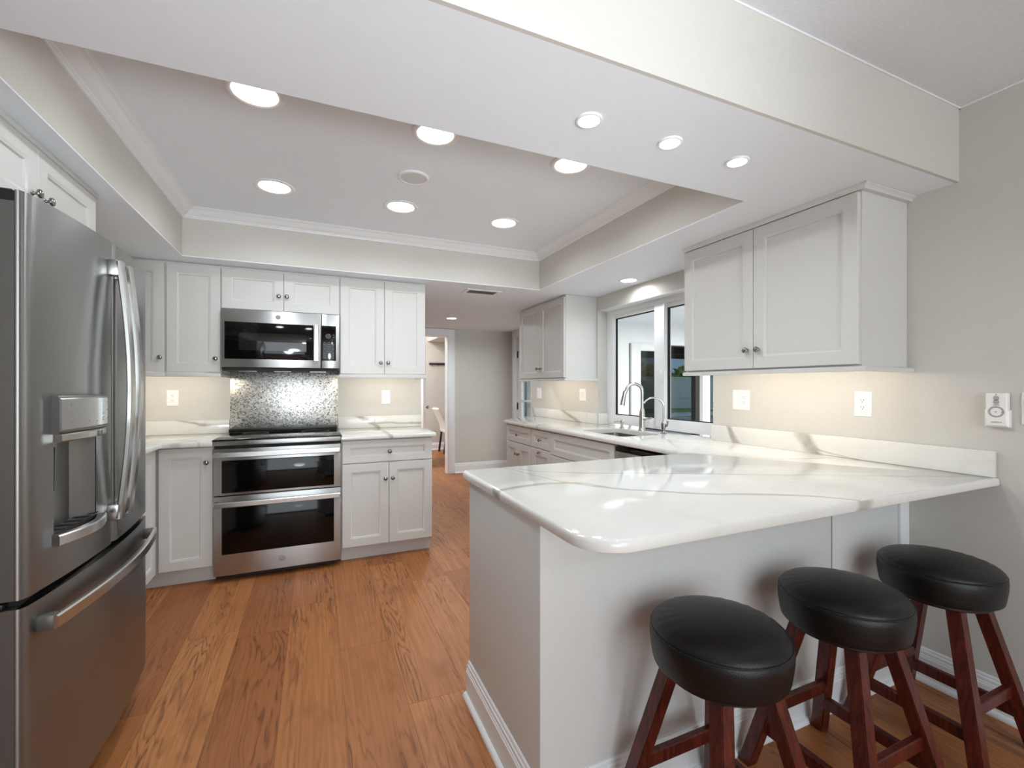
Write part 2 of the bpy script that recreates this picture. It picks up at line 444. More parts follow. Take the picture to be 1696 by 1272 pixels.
struct('trim_1', B().sweep([(TX0, TY0), (TX1, TY0), (TX1, TY1), (TX0, TY1)],
       [(0, CEI), (0, 2.384), (.008, 2.384), (.010, 2.390), (.016, 2.393), (.019, 2.399), (.030, 2.404), (.045, 2.414), (.057, 2.426), (.062, 2.430), (.074, 2.432), (.076, 2.436), (.085, 2.4365), (.085, CEI)], closed=True), M_trim, 30)
b = B(); b.box(-3.2, XW, BY - .006, BY, CEI - .006, CEI); b.box(XW - .006, XW, -4.0, BY, CEI - .006, CEI)
struct('trim_2', b, M_trim)
BASE = [(0, 0), (.030, 0), (.030, .007), (.026, .015), (.018, .020), (.0155, .020), (.0155, .104), (.0125, .108), (.0125, .113), (.010, .116), (.010, .128), (.006, .132), (.006, .140), (.003, .145), (0, .145)]
PXL, PY0, PY1 = .588, 1.145, 1.79      # peninsula end panel, back panel, kitchen side
struct('baseboard_right', B().sweep([(XW, -4.0), (XW, PY0 - .031)], BASE), M_trim, 25)
struct('baseboard_far', B().sweep([(XH, YH), (DX1 + .1, YH)], BASE), M_trim, 25)
struct('baseboard_study', B().sweep([(2.95, 9.0), (-.6, 9.0)], BASE), M_trim, 25)
# doorway casing, hall door
b = B(); cw = .098
b.box(DX1, DX1 + cw, YH - .018, YH, 0, DZ + cw, bev=.004); b.box(DX0 - cw, DX0, YH - .018, YH, 0, DZ + cw, bev=.004); b.box(DX0 - cw, DX1 + cw, YH - .0185, YH, DZ, DZ + cw, bev=.004)
b.box(DX1 - .012, DX1 + .002, YH - .01, YH + .13, 0, DZ); b.box(DX0 - .002, DX0 + .012, YH - .01, YH + .13, 0, DZ); b.box(DX0, DX1, YH - .01, YH + .13, DZ - .012, DZ + .002)
struct('trim_3', b, M_trim)
b = B(); b.box(XH - .018, XH, HD1, HD1 + cw, 0, HDZ + cw, bev=.004); b.box(XH - .018, XH, HD0 - cw, HD0, 0, HDZ + cw, bev=.004); b.box(XH - .0185, XH, HD0 - cw, HD1 + cw, HDZ, HDZ + cw, bev=.004)
b.box(XH - .01, XH + .15, HD1 - .015, HD1 + .002, 0, HDZ); b.box(XH - .01, XH + .15, HD0 - .002, HD0 + .015, 0, HDZ); b.box(XH - .01, XH + .15, HD0, HD1, HDZ - .015, HDZ)
struct('trim_4', b, M_trim)
d1 = B(); X0, X1 = XH + .03, XH + .072; ya, yb_ = HD0 + .017, HD1 - .022; g0, g1, gz0, gz1 = ya + .13, yb_ - .11, .25, 1.9
d1.box(X0, X1, ya, g0, .01, HDZ - .018); d1.box(X0, X1, g1, yb_, .01, HDZ - .018); d1.box(X0, X1, g0, g1, .01, gz0); d1.box(X0, X1, g0, g1, gz1, HDZ - .018); d1.box(X0 + .005, X1 - .005, g0, g1, 1.055, 1.085)
door = struct('door_1', d1, M_trim)
bx('pane', M_glass, door, X0 + .018, X0 + .024, g0, g1, gz0, gz1)
for hz in (.25, .94, 1.72):
    bx('hinge', M_stoneg, door, XH + .012, XH + .03, HD1 - .024, HD1 - .015, hz, hz + .1)

# kitchen window: two lites in a white frame, set back in the wall
fx0, fx1 = XW + .1, XW + .16
b = B(); zb, zt = CT + .01, WZ1
b.box(fx0, fx1, WY1 - .11, WY1, zb, zt, bev=.004); b.box(fx0, fx1, WY0 - .0, WY0 + .02, zb, zt, bev=.002)
b.box(fx0, fx1, WY0 + .02, WY1 - .11, zb, zb + .085, bev=.002); b.box(fx0, fx1, WY0 + .02, WY1 - .11, zt - .05, zt, bev=.002)
b.box(fx0 - .012, fx1 - .002, 2.785, 2.90, zb + .02, zt - .02, bev=.004)
b.box(fx0 - .018, fx0, 2.795, 2.83, 1.32, 1.42, bev=.004)
win = struct('window_1', b, M_trim)
def lite(y0, y1, z0, z1, x):
    f = B(); s = .035
    f.box(x, x + .04, y0, y0 + s, z0, z1, bev=.003); f.box(x, x + .04, y1 - s, y1, z0, z1, bev=.003); f.box(x, x + .04, y0 + s, y1 - s, z0, z0 + s, bev=.003); f.box(x, x + .04, y0 + s, y1 - s, z1 - s, z1, bev=.003)
    fr = f.done('sash', M_trim, win)
    g = B(); k = .007; xx = x + .006
    g.box(xx, xx + .02, y0 + s, y0 + s + k, z0 + s, z1 - s); g.box(xx, xx + .02, y1 - s - k, y1 - s, z0 + s, z1 - s); g.box(xx, xx + .02, y0 + s, y1 - s, z0 + s, z0 + s + k); g.box(xx, xx + .02, y0 + s, y1 - s, z1 - s - k, z1 - s)
    g.done('gasket', M_gap, fr)
    bx('pane', M_glass, fr, x + .016, x + .022, y0 + s, y1 - s, z0 + s, z1 - s)
lite(2.865, 3.48, zb + .05, zt - .05, fx0 + .006)
lite(WY0 - .1 + .1 + .003, 2.82, zb + .05, zt - .05, fx0 + .02)
b = B(); b.box(XW + .001, fx0, WY0 + .0005, WY1 - .0005, WZ1 - .004, WZ1 - .0005); struct('trim_5', b, M_trim)

# ------------------------------------------------------------------ recessed lights, speaker, vent
def downlight(x, y, z, r, label, group, power, spread=165):
    t = thing('recessed_light', label, 'ceiling light', (x, y, z), group)
    B().lathe((x, y, z), [(r * .75, .0), (r, .0), (r, -.003), (r * .96, -.006), (r * .82, -.0065), (r * .75, -.002)], 'z', 40, cap=False).done('trim_ring', M_baffle, t, 40)
    B().lathe((x, y, z), [(r * .765, -.0025), (r * .2, -.0035), (.0008, -.0036)], 'z', 40, cap=True).done('lens', M_lamp, t, 40)
    a = area('recessed_light_beam', (x, y, z - .012), (0, 0, 0), r * 1.5, 0, power, (.88, .955, 1.0), spread, True)
    return t
pos_words = {0: 'left', 1: 'middle', 2: 'right'}
for j, y in enumerate((2.022, 2.93)):
    for i, x in enumerate((-.218, .502, 1.217)):
        lab = ['first', 'second', 'third'][i]
        downlight(x, y, CEI, .108, ('large recessed light half hidden by the dropped beam edge, %s from the fridge' if j == 0 else 'full round recessed light in the far tray row, %s from the fridge') % lab,
                  'recessed lights in the tray ceiling', 2.6, 156)
for i, x in enumerate((.796, 1.127, 1.454)):
    downlight(x, 1.211, SOF, .042, 'small round spotlight under the dropped beam above the peninsula, %s' % ('farthest from the wall cabinet', 'middle of its three', 'nearest the wall cabinet')[i], 'small spotlights in the beam', .9)
downlight(2.288, 2.914, SOF, .078, 'recessed light in the soffit right above the kitchen window', 'recessed lights in the low soffit', 2.0)
downlight(1.548, 5.418, SOF, .075, 'recessed light in the low hall ceiling before the doorway', 'recessed lights in the low soffit', 9.0)
t = thing('ceiling_speaker', 'round grey-white blank disc in the tray ceiling between the recessed lights', 'ceiling speaker', (.494, 2.485, CEI))
B().lathe((.494, 2.485, CEI), [(.083, 0), (.083, -.006), (.080, -.010), (.072, -.011), (.070, -.008)], 'z', 40, cap=False).done('rim', M_baffle, t)
B().lathe((.494, 2.485, CEI), [(.0715, -.002), (.070, -.008), (.04, -.0095), (.001, -.010)], 'z', 40).done('grille', plain('speaker_grille_white', (214, 214, 214), .6, bump=.4, bscale=900), t)
t = thing('air_vent', 'white ceiling air vent with dark grille in the soffit beside the hall', 'vent', (1.365, 3.80, SOF))
x0, x1, y0, y1 = 1.205, 1.525, 3.715, 3.89
b = B(); b.box(x0, x1, y0, y0 + .03, SOF - .006, SOF); b.box(x0, x1, y1 - .03, y1, SOF - .006, SOF); b.box(x0, x0 + .03, y0 + .03, y1 - .03, SOF - .006, SOF); b.box(x1 - .03, x1, y0 + .03, y1 - .03, SOF - .006, SOF)
b.done('frame', M_baffle, t)
b = B(); b.box(x0 + .03, x1 - .03, y0 + .03, y1 - .03, SOF - .001, SOF); b.done('duct', M_gap, t)
b = B()
for k in range(8):
    yy = y0 + .036 + k * .0148
    b.box(x0 + .03, x1 - .03, yy, yy + .003, SOF - .006, SOF - .001)
b.done('louvres', plain('grey_vent_metal', (96, 96, 96), .5), t)

# ------------------------------------------------------------------ countertops
def offset_poly(pts, d):
    n = len(pts); out = []
    for i in range(n):
        p = Vector(pts[i]); a = (p - Vector(pts[i - 1])).normalized(); c = (Vector(pts[(i + 1) % n]) - p).normalized()
        n1 = Vector((-a.y, a.x)); n2 = Vector((-c.y, c.x)); m = n1 + n2; m = m / max(.3, m.dot(n1)); out.append((p.x + m.x * d, p.y + m.y * d))
    return out
def fillet(p, a, c, r, seg=8):
    p, a, c = Vector(p), Vector(a), Vector(c); d1 = (a - p).normalized(); d2 = (c - p).normalized()
    ang = d1.angle(d2); L = r / math.tan(ang / 2); s0 = p + d1 * L; ctr = p + (d1 + d2).normalized() * (r / math.sin(ang / 2))
    v0 = s0 - ctr; v1 = (p + d2 * L) - ctr; tot = v0.angle(v1); sg = 1 if v0.x * v1.y - v0.y * v1.x > 0 else -1
    return [(ctr.x + v0.x * math.cos(sg * tot * k / seg) - v0.y * math.sin(sg * tot * k / seg), ctr.y + v0.x * math.sin(sg * tot * k / seg) + v0.y * math.cos(sg * tot * k / seg)) for k in range(seg + 1)]
def slab(poly, z0, z1, mat, parent, hole=None, name='slab'):
    b = B(); bm = b.bm
    prof = [(.006, z0), (.002, z0 + .002), (0, z0 + .007), (0, z1 - .011), (.0025, z1 - .004), (.009, z1)]
    rings = [[bm.verts.new((x, y, z)) for x, y in offset_poly(poly, d)] for d, z in prof]
    n = len(poly)
    for r0, r1 in zip(rings, rings[1:]):
        for i in range(n): bm.faces.new((r0[i], r0[(i + 1) % n], r1[(i + 1) % n], r1[i]))
    def fill(ring, z, hl):
        es = []
        for i in range(n):
            es.append(bm.edges.get((ring[i], ring[(i + 1) % n])) or bm.edges.new((ring[i], ring[(i + 1) % n])))
        if hl:
            m = len(hl); es += [bm.edges.new((hl[i], hl[(i + 1) % m])) for i in range(m)]
        bmesh.ops.triangle_fill(bm, use_beauty=True, use_dissolve=False, edges=es)
    ht = hb = None
    if hole:
        ht = [bm.verts.new((x, y, z1)) for x, y in hole]; hb = [bm.verts.new((x, y, z0)) for x, y in hole]
    fill(rings[-1], z1, ht); fill(rings[0], z0, hb)
    if hole:
        m = len(hole)
        for i in range(m): bm.faces.new((ht[i], ht[(i + 1) % m], hb[(i + 1) % m], hb[i]))
    return b.done(name, mat, parent, 40)

Z0 = CT - .032
V_PEN = [
    ('x', 'y', [(.50, 1.90), (.747, 1.824), (.79, 1.68), (.845, 1.472), (.953, 1.301), (1.081, 1.189), (1.2, 1.098), (1.336, 1.035), (1.463, .954), (1.536, .887), (1.575, .80)], .020, .85, .03),
    ('x', 'y', [(.50, 1.40), (.569, 1.425), (.66, 1.455), (.739, 1.46), (.867, 1.430), (.95, 1.32)], .020, .85, .02),
    ('x', 'y', [(.80, 1.76), (.876, 1.668), (.993, 1.589), (1.308, 1.439), (1.482, 1.356), (1.633, 1.265), (1.907, 1.136), (2.16, 1.001), (2.44, .876)], .013, .7, .03),
    ('x', 'y', [(1.70, 1.84), (1.838, 1.755), (1.948, 1.672), (2.086, 1.511), (2.43, 1.40)], .014, .55, .03),
    ('x', 'y', [(1.84, 2.5), (2.0, 2.35), (2.208, 2.108), (2.274, 1.885), (2.43, 1.70)], .018, .45, .04),
    ('x', 'y', [(1.83, 3.63), (1.95, 3.75), (2.15, 3.80), (2.44, 4.05)], .035, .6, .05),
    ('x', 'y', [(1.83, 3.95), (2.0, 4.1), (2.2, 4.25), (2.44, 4.75)], .022, .5, .05),
    ('z', 'x', [(.885, 1.55), (.905, 1.565), (.926, 1.575)], .040, 1.0, .01),
    ('z', 'y', [(.885, 1.42), (.905, 1.44), (.926, 1.46)], .034, 1.0, .01),
]
Q_pen = quartz('veined_white_quartz_peninsula', V_PEN)
Q_sr = quartz('veined_white_quartz_splash_near_window', [
    ('z', 'y', [(.90, 2.00), (.935, 2.031), (1.029, 2.085), (1.05, 2.095)], .040, 1.0, .02),
    ('z', 'y', [(.90, 1.50), (.937, 1.545), (.97, 1.570), (1.033, 1.606), (1.05, 1.61)], .062, 1.0, .03),
    ('z', 'y', [(.925, 1.25), (.938, 1.42), (.955, 1.53), (.97, 1.56)], .035, .8, .02)])
Q_sf = quartz('veined_white_quartz_splash_far', [
    ('z', 'y', [(.90, 3.78), (.931, 3.87), (1.031, 4.20), (1.05, 4.25)], .075, .9, .03), ('z', 'y', [(.90, 4.80), (.93, 4.86), (1.01, 4.93), (1.05, 4.95)], .04, .8, .02)])
Q_br = quartz('veined_white_quartz_range_side', [
    ('x', 'z', [(.30, 1.06), (.36, 1.02), (.42, .985), (.47, .955), (.53, .90)], .028, .95, .015), ('x', 'z', [(.42, .985), (.47, .968), (.56, .972), (.70, .962), (.87, .958)], .013, .9, .01),
    ('x', 'y', [(.28, 3.60), (.40, 3.78), (.47, 4.03)], .03, .6, .05), ('x', 'y', [(.17, 3.62), (.45, 3.60), (.75, 3.52), (.87, 3.50)], .018, .4, .05)])
Q_bl = quartz('veined_white_quartz_corner', [
    ('x', 'z', [(-1.0, 1.05), (-.912, 1.030), (-.83, 1.012), (-.77, .995), (-.68, .998), (-.60, 1.0)], .014, .9, .01), ('x', 'y', [(-1.4, 3.9), (-1.0, 3.7), (-.75, 3.55), (-.68, 3.42)], .025, .5, .06),
    ('x', 'y', [(-.86, 3.40), (-.78, 3.46), (-.70, 3.60)], .03, .5, .02)])

pen = thing('countertop', 'L-shaped white veined quartz countertop wrapping the peninsula and the sink run', 'countertop', (1.5, 1.4, CT))
fl = fillet((.569, .845), (.569, 1.838), (2.444, .845), .115, 10)
ic = fillet((1.835, 1.838), (1.835, 2.5), (1.0, 1.838), .03, 4)
poly = fl + [(2.4435, .845), (2.4435, 2.228), (fx0, 2.228), (fx0, 3.5695), (2.4435, 3.5695), (2.4435, 4.985), (1.835, 4.43)] + ic + fillet((.569, 1.838), (1.0, 1.838), (.569, .845), .02, 4)[:]
SX0, SX1, SY0, SY1 = 1.985, 2.335, 2.60, 3.13
def rrect(x0, x1, y0, y1, r, seg=5):
    out = []
    for (cx, cy, a0) in ((x0 + r, y0 + r, 180), (x1 - r, y0 + r, 270), (x1 - r, y1 - r, 0), (x0 + r, y1 - r, 90)):
        for k in range(seg + 1):
            a = math.radians(a0 + 90 * k / seg); out.append((cx + r * math.cos(a), cy + r * math.sin(a)))
    return out
slab(poly, Z0, CT, Q_pen, pen, rrect(SX0, SX1, SY0, SY1, .04), 'worktop')
BSZ = 1.032
bx('backsplash', Q_sr, pen, XW - .021, XW - .0005, .853, 2.2245, CT, BSZ, bev=.002)
bx('backsplash', Q_sf, pen, XW - .021, XW - .0005, 3.5725, 4.93, CT, BSZ, bev=.002)
bx('backsplash', Q_sf, pen, XW, fx0 - .001, 3.550, 3.5715, CT, BSZ, bev=.002)
cr = thing('countertop', 'short white quartz countertop with grey vein standing right of the range', 'countertop', (.5, 3.7, CT))
slab([(.169, 3.435), (.858, 3.435), (.858, YB - .001), (.169, YB - .001)], Z0, CT, Q_br, cr, None, 'worktop')
bx('backsplash', Q_br, cr, .172, .870, YB - .021, YB - .0005, CT, BSZ, bev=.002)
cl = thing('countertop', 'white quartz corner countertop between the refrigerator and the range', 'countertop', (-1.1, 3.5, CT))
slab([(XL + .001, 2.43), (-.886, 2.43)] + fillet((-.886, 3.435), (-.886, 2.43), (-.61, 3.435), .012, 3) + [(-.611, 3.435), (-.611, YB - .001), (XL + .001, YB - .001)], Z0, CT, Q_bl, cl, None, 'worktop')
bx('backsplash', Q_bl, cl, XL + .021, -.606, YB - .021, YB - .0005, CT, BSZ, bev=.002)
bx('backsplash', Q_bl, cl, XL + .001, XL + .021, 2.43, YB - .0005, CT, BSZ, bev=.002)

# ------------------------------------------------------------------ cabinets
GW, GB = 'white shaker wall cabinets', 'white shaker base cabinets'
def led(parent, facing, plane, u0, u1, z, power):
    # an LED strip on the back of the light rail, washing the wall, with its light
    T = TF(facing, plane); b = B()
    b.quadring([[T(u0, z - .012, -.003), T(u1, z - .012, -.003), T(u1, z, -.003), T(u0, z, -.003)], [T(u0, z - .012, -.009), T(u1, z - .012, -.009), T(u1, z, -.009), T(u0, z, -.009)]])
    tag(b.done('light_strip', M_led, parent), 'glowing warm light strip')
    c = Vector(T((u0 + u1) / 2, z - .010, -.014)); d = Vector(T(0, -.75, -.66)) - Vector(T(0, 0, 0))
    l = area('under_cabinet_light', c, (0, 0, 0), u1 - u0, .02, power, (1.0, .91, .77), 175)
    l.rotation_euler = d.to_track_quat('-Z', 'X' if facing in ('x', '-x') else 'Y').to_euler()
    if facing in ('x', '-x'): l.data.size, l.data.size_y = .02, u1 - u0

# over the refrigerator
c = thing('wall_cabinet', 'white two-door cabinet high above the refrigerator with two nickel knobs', 'cabinet', (-1.1, 2.1, 1.87), GW)
bx('carcass', M_cab, c, XL + .001, -.903, 1.62, 2.545, 1.865, 2.128)
shaker(c, 'door', 'x', -.903, 1.65, 2.0885, 1.87, 2.112, (2.052, 1.944)); shaker(c, 'door', 'x', -.903, 2.0915, 2.537, 1.87, 2.112, (2.128, 1.944))
bx('crown_strip', M_cab, c, -.903, -.878, 1.62, 2.55, 2.113, 2.1335, bev=.003)
for y in (1.62, ): bx('side_panel', M_panel, c, XL + .001, -.903, 2.545, 2.56, 1.865, 2.1335)
# left of the range: corner and single door
UF = 3.71
c = thing('wall_cabinet', 'white wall cabinet in the corner half hidden behind the refrigerator', 'cabinet', (-1.2, 3.9, 1.38), GW)
bx('carcass', M_cab, c, XL + .001, -.923, UF, YB - .001, 1.38, 2.132)
shaker(c, 'door', '-y', UF, -1.22, -.929, 1.385, 2.116, (-.951, 1.479))
bx('light_rail', M_cab, c, XL + .001, -.923, UF - .026, UF - .004, 1.352, 1.3795, bev=.003)
led(c, '-y', UF, -1.40, -.94, 1.379, .55)
c = thing('wall_cabinet', 'tall single-door white wall cabinet directly left of the microwave', 'cabinet', (-.76, 3.9, 1.38), GW)
bx('carcass', M_cab, c, -.9225, -.606, UF, YB - .001, 1.38, 2.132)
shaker(c, 'door', '-y', UF, -.917, -.609, 1.385, 2.116, (-.638, 1.479))
b = B(); b.box(-.9225, -.606, UF - .026, UF - .004, 1.352, 1.3795, bev=.003); b.box(-.622, -.606, UF - .004, YB - .001, 1.352, 1.3795, bev=.003); b.done('light_rail', M_cab, c)
led(c, '-y', UF, -.91, -.70, 1.379, .45)
c = thing('wall_cabinet', 'short white two-door wall cabinet right above the microwave', 'cabinet', (-.22, 3.9, 1.83), GW)
bx('carcass', M_cab, c, -.6055, .1695, UF, YB - .001, 1.83, 2.132)
shaker(c, 'door', '-y', UF, -.602, -.2165, 1.835, 2.116, (-.246, 1.942)); shaker(c, 'door', '-y', UF, -.2135, .166, 1.835, 2.116, (-.193, 1.942))
c = thing('wall_cabinet', 'white two-door wall cabinet right of the microwave beside the hall', 'cabinet', (.5, 3.9, 1.38), GW)
bx('carcass', M_cab, c, .170, .833, UF, YB - .001, 1.38, 2.132)
shaker(c, 'door', '-y', UF, .174, .5015, 1.385, 2.116, (.473, 1.474)); shaker(c, 'door', '-y', UF, .5045, .829, 1.385, 2.116, (.530, 1.474))
b = B(); b.box(.164, .840, UF - .03, UF - .004, 1.352, 1.3795, bev=.003); b.box(.818, .840, UF - .004, YB - .001, 1.352, 1.3795, bev=.003); b.done('light_rail', M_cab, c)
led(c, '-y', UF, .27, .80, 1.379, .8)
# right wall, near: beside the peninsula
c = thing('wall_cabinet', 'large white two-door wall cabinet on the right wall above the peninsula', 'cabinet', (2.28, 1.63, 1.37), GW)
RF = 2.11
bx('carcass', M_cab, c, RF, XW - .001, 1.145, 2.127, 1.373, 2.132)
shaker(c, 'door', '-x', RF, 1.151, 1.6445, 1.381, 2.108, (1.613, 1.476)); shaker(c, 'door', '-x', RF, 1.6475, 2.122, 1.381, 2.108, (1.679, 1.476))
b = B(); b.sweep([(XW - .001, 1.145), (RF, 1.145), (RF, 2.127)], [(0, 2.112), (.021, 2.112), (.022, 2.117), (.026, 2.122), (.034, 2.127), (.036, 2.1335), (0, 2.1335)])
b.done('crown_moulding', M_cab, c, 40)
b = B(); b.sweep([(XW - .001, 1.145), (RF, 1.145), (RF, 2.127)], [(-.018, 1.351), (.020, 1.351), (.028, 1.353), (.028, 1.366), (.020, 1.3725), (-.018, 1.3725)])
b.done('light_rail', M_cab, c, 40)
led(c, '-x', RF + .02, 1.18, 2.09, 1.372, 1.4)
# right wall, far
c = thing('wall_cabinet', 'white two-door wall cabinet at the far side of the kitchen window', 'cabinet', (2.28, 4.09, 1.37), GW)
bx('carcass', M_cab, c, RF, XW - .001, 3.593, 4.585, 1.362, 2.132)
shaker(c, 'door', '-x', RF, 3.598, 4.0825, 1.368, 2.112, (4.048, 1.466)); shaker(c, 'door', '-x', RF, 4.0855, 4.581, 1.368, 2.112, (4.122, 1.466))
b = B(); b.sweep([(XW - .001, 3.593), (RF, 3.593), (RF, 4.585)], [(-.018, 1.338), (.020, 1.338), (.028, 1.340), (.028, 1.354), (.020, 1.3615), (-.018, 1.3615)])
b.done('light_rail', M_cab, c, 40)
led(c, '-x', RF + .02, 3.63, 4.55, 1.361, 1.1)

# base cabinets on the range wall
BF = 3.495
c = thing('base_cabinet', 'narrow single-door white base cabinet directly left of the range', 'cabinet', (-.76, 3.7, 0), GB)
bx('carcass', M_cab, c, -.930, -.612, BF, YB - .001, .105, Z0 - .0005); bx('toe_kick', M_cab, c, -.984, -.613, BF + .055, BF + .07, 0, .1045)
shaker(c, 'door', '-y', BF, -.906, -.617, .112, .888, (-.650, .792))
c = thing('base_cabinet', 'white corner base cabinet facing sideways behind the refrigerator', 'cabinet', (-1.2, 3.0, 0), GB)
bx('carcass', M_cab, c, XL + .001, -.9345, 2.43, 3.470, .105, Z0 - .0005); bx('toe_kick', M_cab, c, -1.01, -.985, 2.43, 3.55, 0, .1045)
shaker(c, 'door', 'x', -.9345, 3.03, 3.455, .112, .888); shaker(c, 'door', 'x', -.9345, 2.44, 3.022, .112, .888)
c = thing('base_cabinet', 'white base cabinet with one drawer over two doors, right of the range', 'cabinet', (.5, 3.7, 0), GB)
bx('carcass', M_cab, c, .171, .838, BF, YB - .001, .105, Z0 - .0005); bx('toe_kick', M_cab, c, .172, .836, BF + .055, BF + .07, 0, .1045)
shaker(c, 'drawer_front', '-y', BF, .178, .834, .724, .888, (.511, .800), rail=.05)
shaker(c, 'door', '-y', BF, .177, .5045, .112, .716, (.480, .598)); shaker(c, 'door', '-y', BF, .5075, .835, .112, .716, (.533, .598))
# sink run
SF = 1.878
c = thing('base_cabinet', 'white base cabinet, drawer over two doors, at the hall end of the sink run', 'cabinet', (2.1, 4.1, 0), GB)
bx('carcass', M_cab, c, SF, XW - .001, 3.806, 4.44, .105, Z0 - .0005); bx('toe_kick', M_cab, c, SF + .055, SF + .07, 3.806, 4.44, 0, .1045)
shaker(c, 'drawer_front', '-x', SF, 3.815, 4.402, .724, .888, (4.105, .802), rail=.05)
shaker(c, 'door', '-x', SF, 3.815, 4.105, .112, .716, (4.078, .612)); shaker(c, 'door', '-x', SF, 4.109, 4.402, .112, .716, (4.138, .612))
c = thing('base_cabinet', 'narrow white base cabinet with one drawer and one door next to the sink front', 'cabinet', (2.1, 3.6, 0), GB)
bx('carcass', M_cab, c, SF, XW - .001, 3.423, 3.8055, .105, Z0 - .0005); bx('toe_kick', M_cab, c, SF + .055, SF + .07, 3.423, 3.8055, 0, .1045)
shaker(c, 'drawer_front', '-x', SF, 3.427, 3.801, .724, .888, (3.612, .802), rail=.05); shaker(c, 'door', '-x', SF, 3.427, 3.801, .112, .716, (3.625, .690))
c = thing('base_cabinet', 'white sink base cabinet with a long blank false drawer front', 'cabinet', (2.1, 2.95, 0), GB)
b = B(); b.box(SF, SF + .018, 2.518, 3.4225, .105, Z0 - .0005); b.box(SF + .018, XW - .001, 2.518, 2.536, .105, Z0 - .0005); b.box(SF + .018, XW - .001, 3.4045, 3.4225, .105, Z0 - .0005); b.box(SF + .018, XW - .001, 2.536, 3.4045, .105, .123)
b.done('carcass', M_cab, c); bx('toe_kick', M_cab, c, SF + .055, SF + .07, 2.518, 3.4225, 0, .1045)
shaker(c, 'false_front', '-x', SF, 2.522, 3.419, .700, .888, rail=.05)
shaker(c, 'door', '-x', SF, 2.522, 2.968, .112, .692, (2.94, .60)); shaker(c, 'door', '-x', SF, 2.972, 3.419, .112, .692, (3.00, .60))
c = thing('dishwasher', 'stainless dishwasher with black top edge under the counter near the sink', 'dishwasher', (2.1, 2.2, 0))
bx('tub', M_dark, c, SF + .01, XW - .05, 1.90, 2.5175, .10, .862); bx('door_panel', M_steel, c, SF - .022, SF + .0095, 1.903, 2.514, .115, .852, bev=.004)
bx('control_strip', M_gloss, c, SF - .015, SF + .0095, 1.903, 2.514, .8525, .880, bev=.002)
B().bar([(SF - .045, y, .79) for y in (1.95, 2.1, 2.3, 2.46)], (0, 0, 1), .022, .014).done('handle', M_bar, c); 
bx('handle_post', M_bar, c, SF - .045, SF - .0215, 1.96, 1.985, .783, .797); bx('handle_post', M_bar, c, SF - .045, SF - .0215, 2.43, 2.455, .783, .797)
bx('kick_plate', M_dark, c, SF + .055, SF + .07, 1.9, 2.517, 0, .0995)
# peninsula
c = thing('peninsula_cabinet', 'pale grey panelled peninsula base under the quartz counter behind the stools', 'cabinet', (1.5, 1.45, 0), None)
bx('carcass', M_panel, c, PXL + .019, XW - .001, PY0 + .019, PY1, .105, Z0 - .0005)
bx('end_panel', M_panel, c, PXL, PXL + .0185, PY0 + .0005, PY1, 0, Z0 - .0005, bev=.0015)
bx('back_panel', M_panel, c, PXL + .001, 1.903, PY0, PY0 + .0185, 0, Z0 - .0005, bev=.0015)
bx('back_panel', M_panel, c, 1.912, 2.372, PY0, PY0 + .0185, 0, Z0 - .0005, bev=.0015)
bx('seam', M_gap, c, 1.903, 1.912, PY0 + .006, PY0 + .0185, .0, Z0 - .0005)
bx('corner_trim', M_trim, c, 2.376, XW - .0005, PY0 - .010, PY0 + .0185, 0, Z0 - .0005, bev=.003)
BASEP = [(-d, z) for d, z in BASE]
tag(B().sweep([(PXL, PY1), (PXL, PY0), (2.375, PY0)], BASEP).done('base_moulding', M_trim, c, 25), 'white base moulding')

# ------------------------------------------------------------------ refrigerator
FY0, FY1, FXC = 1.505, 2.392, -.664
fr = thing('refrigerator', 'dark stainless french-door refrigerator with bowed doors and a bottom freezer drawer', 'refrigerator', (-1.05, 1.95, 0))
def fx(y):
    u = (y - (FY0 + FY1) / 2) / ((FY1 - FY0) / 2); return FXC + .033 * (1 - u * u)
def fpanel(name, y0, y1, z0, z1, hole=None, xb=-.680, rr=.028, parent=fr):
    ys = [y0, y0 + .0012, y0 + .004, y0 + .009, y0 + .016, y0 + rr]
    ys += [y0 + rr + (y1 - y0 - 2 * rr) * k / 22 for k in range(1, 22)] + [y1 - rr, y1 - .016, y1 - .009, y1 - .004, y1 - .0012, y1]
    zs = [z0, z1]
    if hole:
        ys = sorted(set([y for y in ys if not (abs(y - hole[0]) < .006 or abs(y - hole[1]) < .006)] + [hole[0], hole[1]])); zs = [z0, hole[2], hole[3], z1]
    def X(y):
        e = min(y - y0, y1 - y); x = fx(y)
        if e < rr: x -= .012 * (1 - math.sqrt(max(0, 1 - ((rr - e) / rr) ** 2)))
        return x
    b = B(); bm = b.bm
    F = [[bm.verts.new((X(y), y, z)) for y in ys] for z in zs]
    for j in range(len(zs) - 1):
        for i in range(len(ys) - 1):
            if hole and zs[j] == hole[2] and zs[j + 1] == hole[3] and hole[0] <= ys[i] < hole[1]: continue
            bm.faces.new((F[j][i], F[j][i + 1], F[j + 1][i + 1], F[j + 1][i]))
    Bk = [[bm.verts.new((xb, y, z)) for y in (y0, y1)] for z in (z0, z1)]
    bm.faces.new([F[0][i] for i in range(len(ys))] + [Bk[0][1], Bk[0][0]]); bm.faces.new([F[-1][i] for i in range(len(ys))][::-1] + [Bk[1][0], Bk[1][1]])
    bm.faces.new([F[j][0] for j in range(len(zs))] + [Bk[1][0], Bk[0][0]]); bm.faces.new([F[j][-1] for j in range(len(zs))][::-1] + [Bk[0][1], Bk[1][1]])
    bm.faces.new((Bk[0][0], Bk[0][1], Bk[1][1], Bk[1][0]))
    return b.done(name, M_fridge, parent, 28)
bx('body', M_fside, fr, XL + .03, -.752, FY0 + .012, FY1 - .012, .06, 1.735, bev=.006)
bx('kick_grille', M_dark, fr, -.80, -.735, FY0 + .02, FY1 - .02, .02, .105)
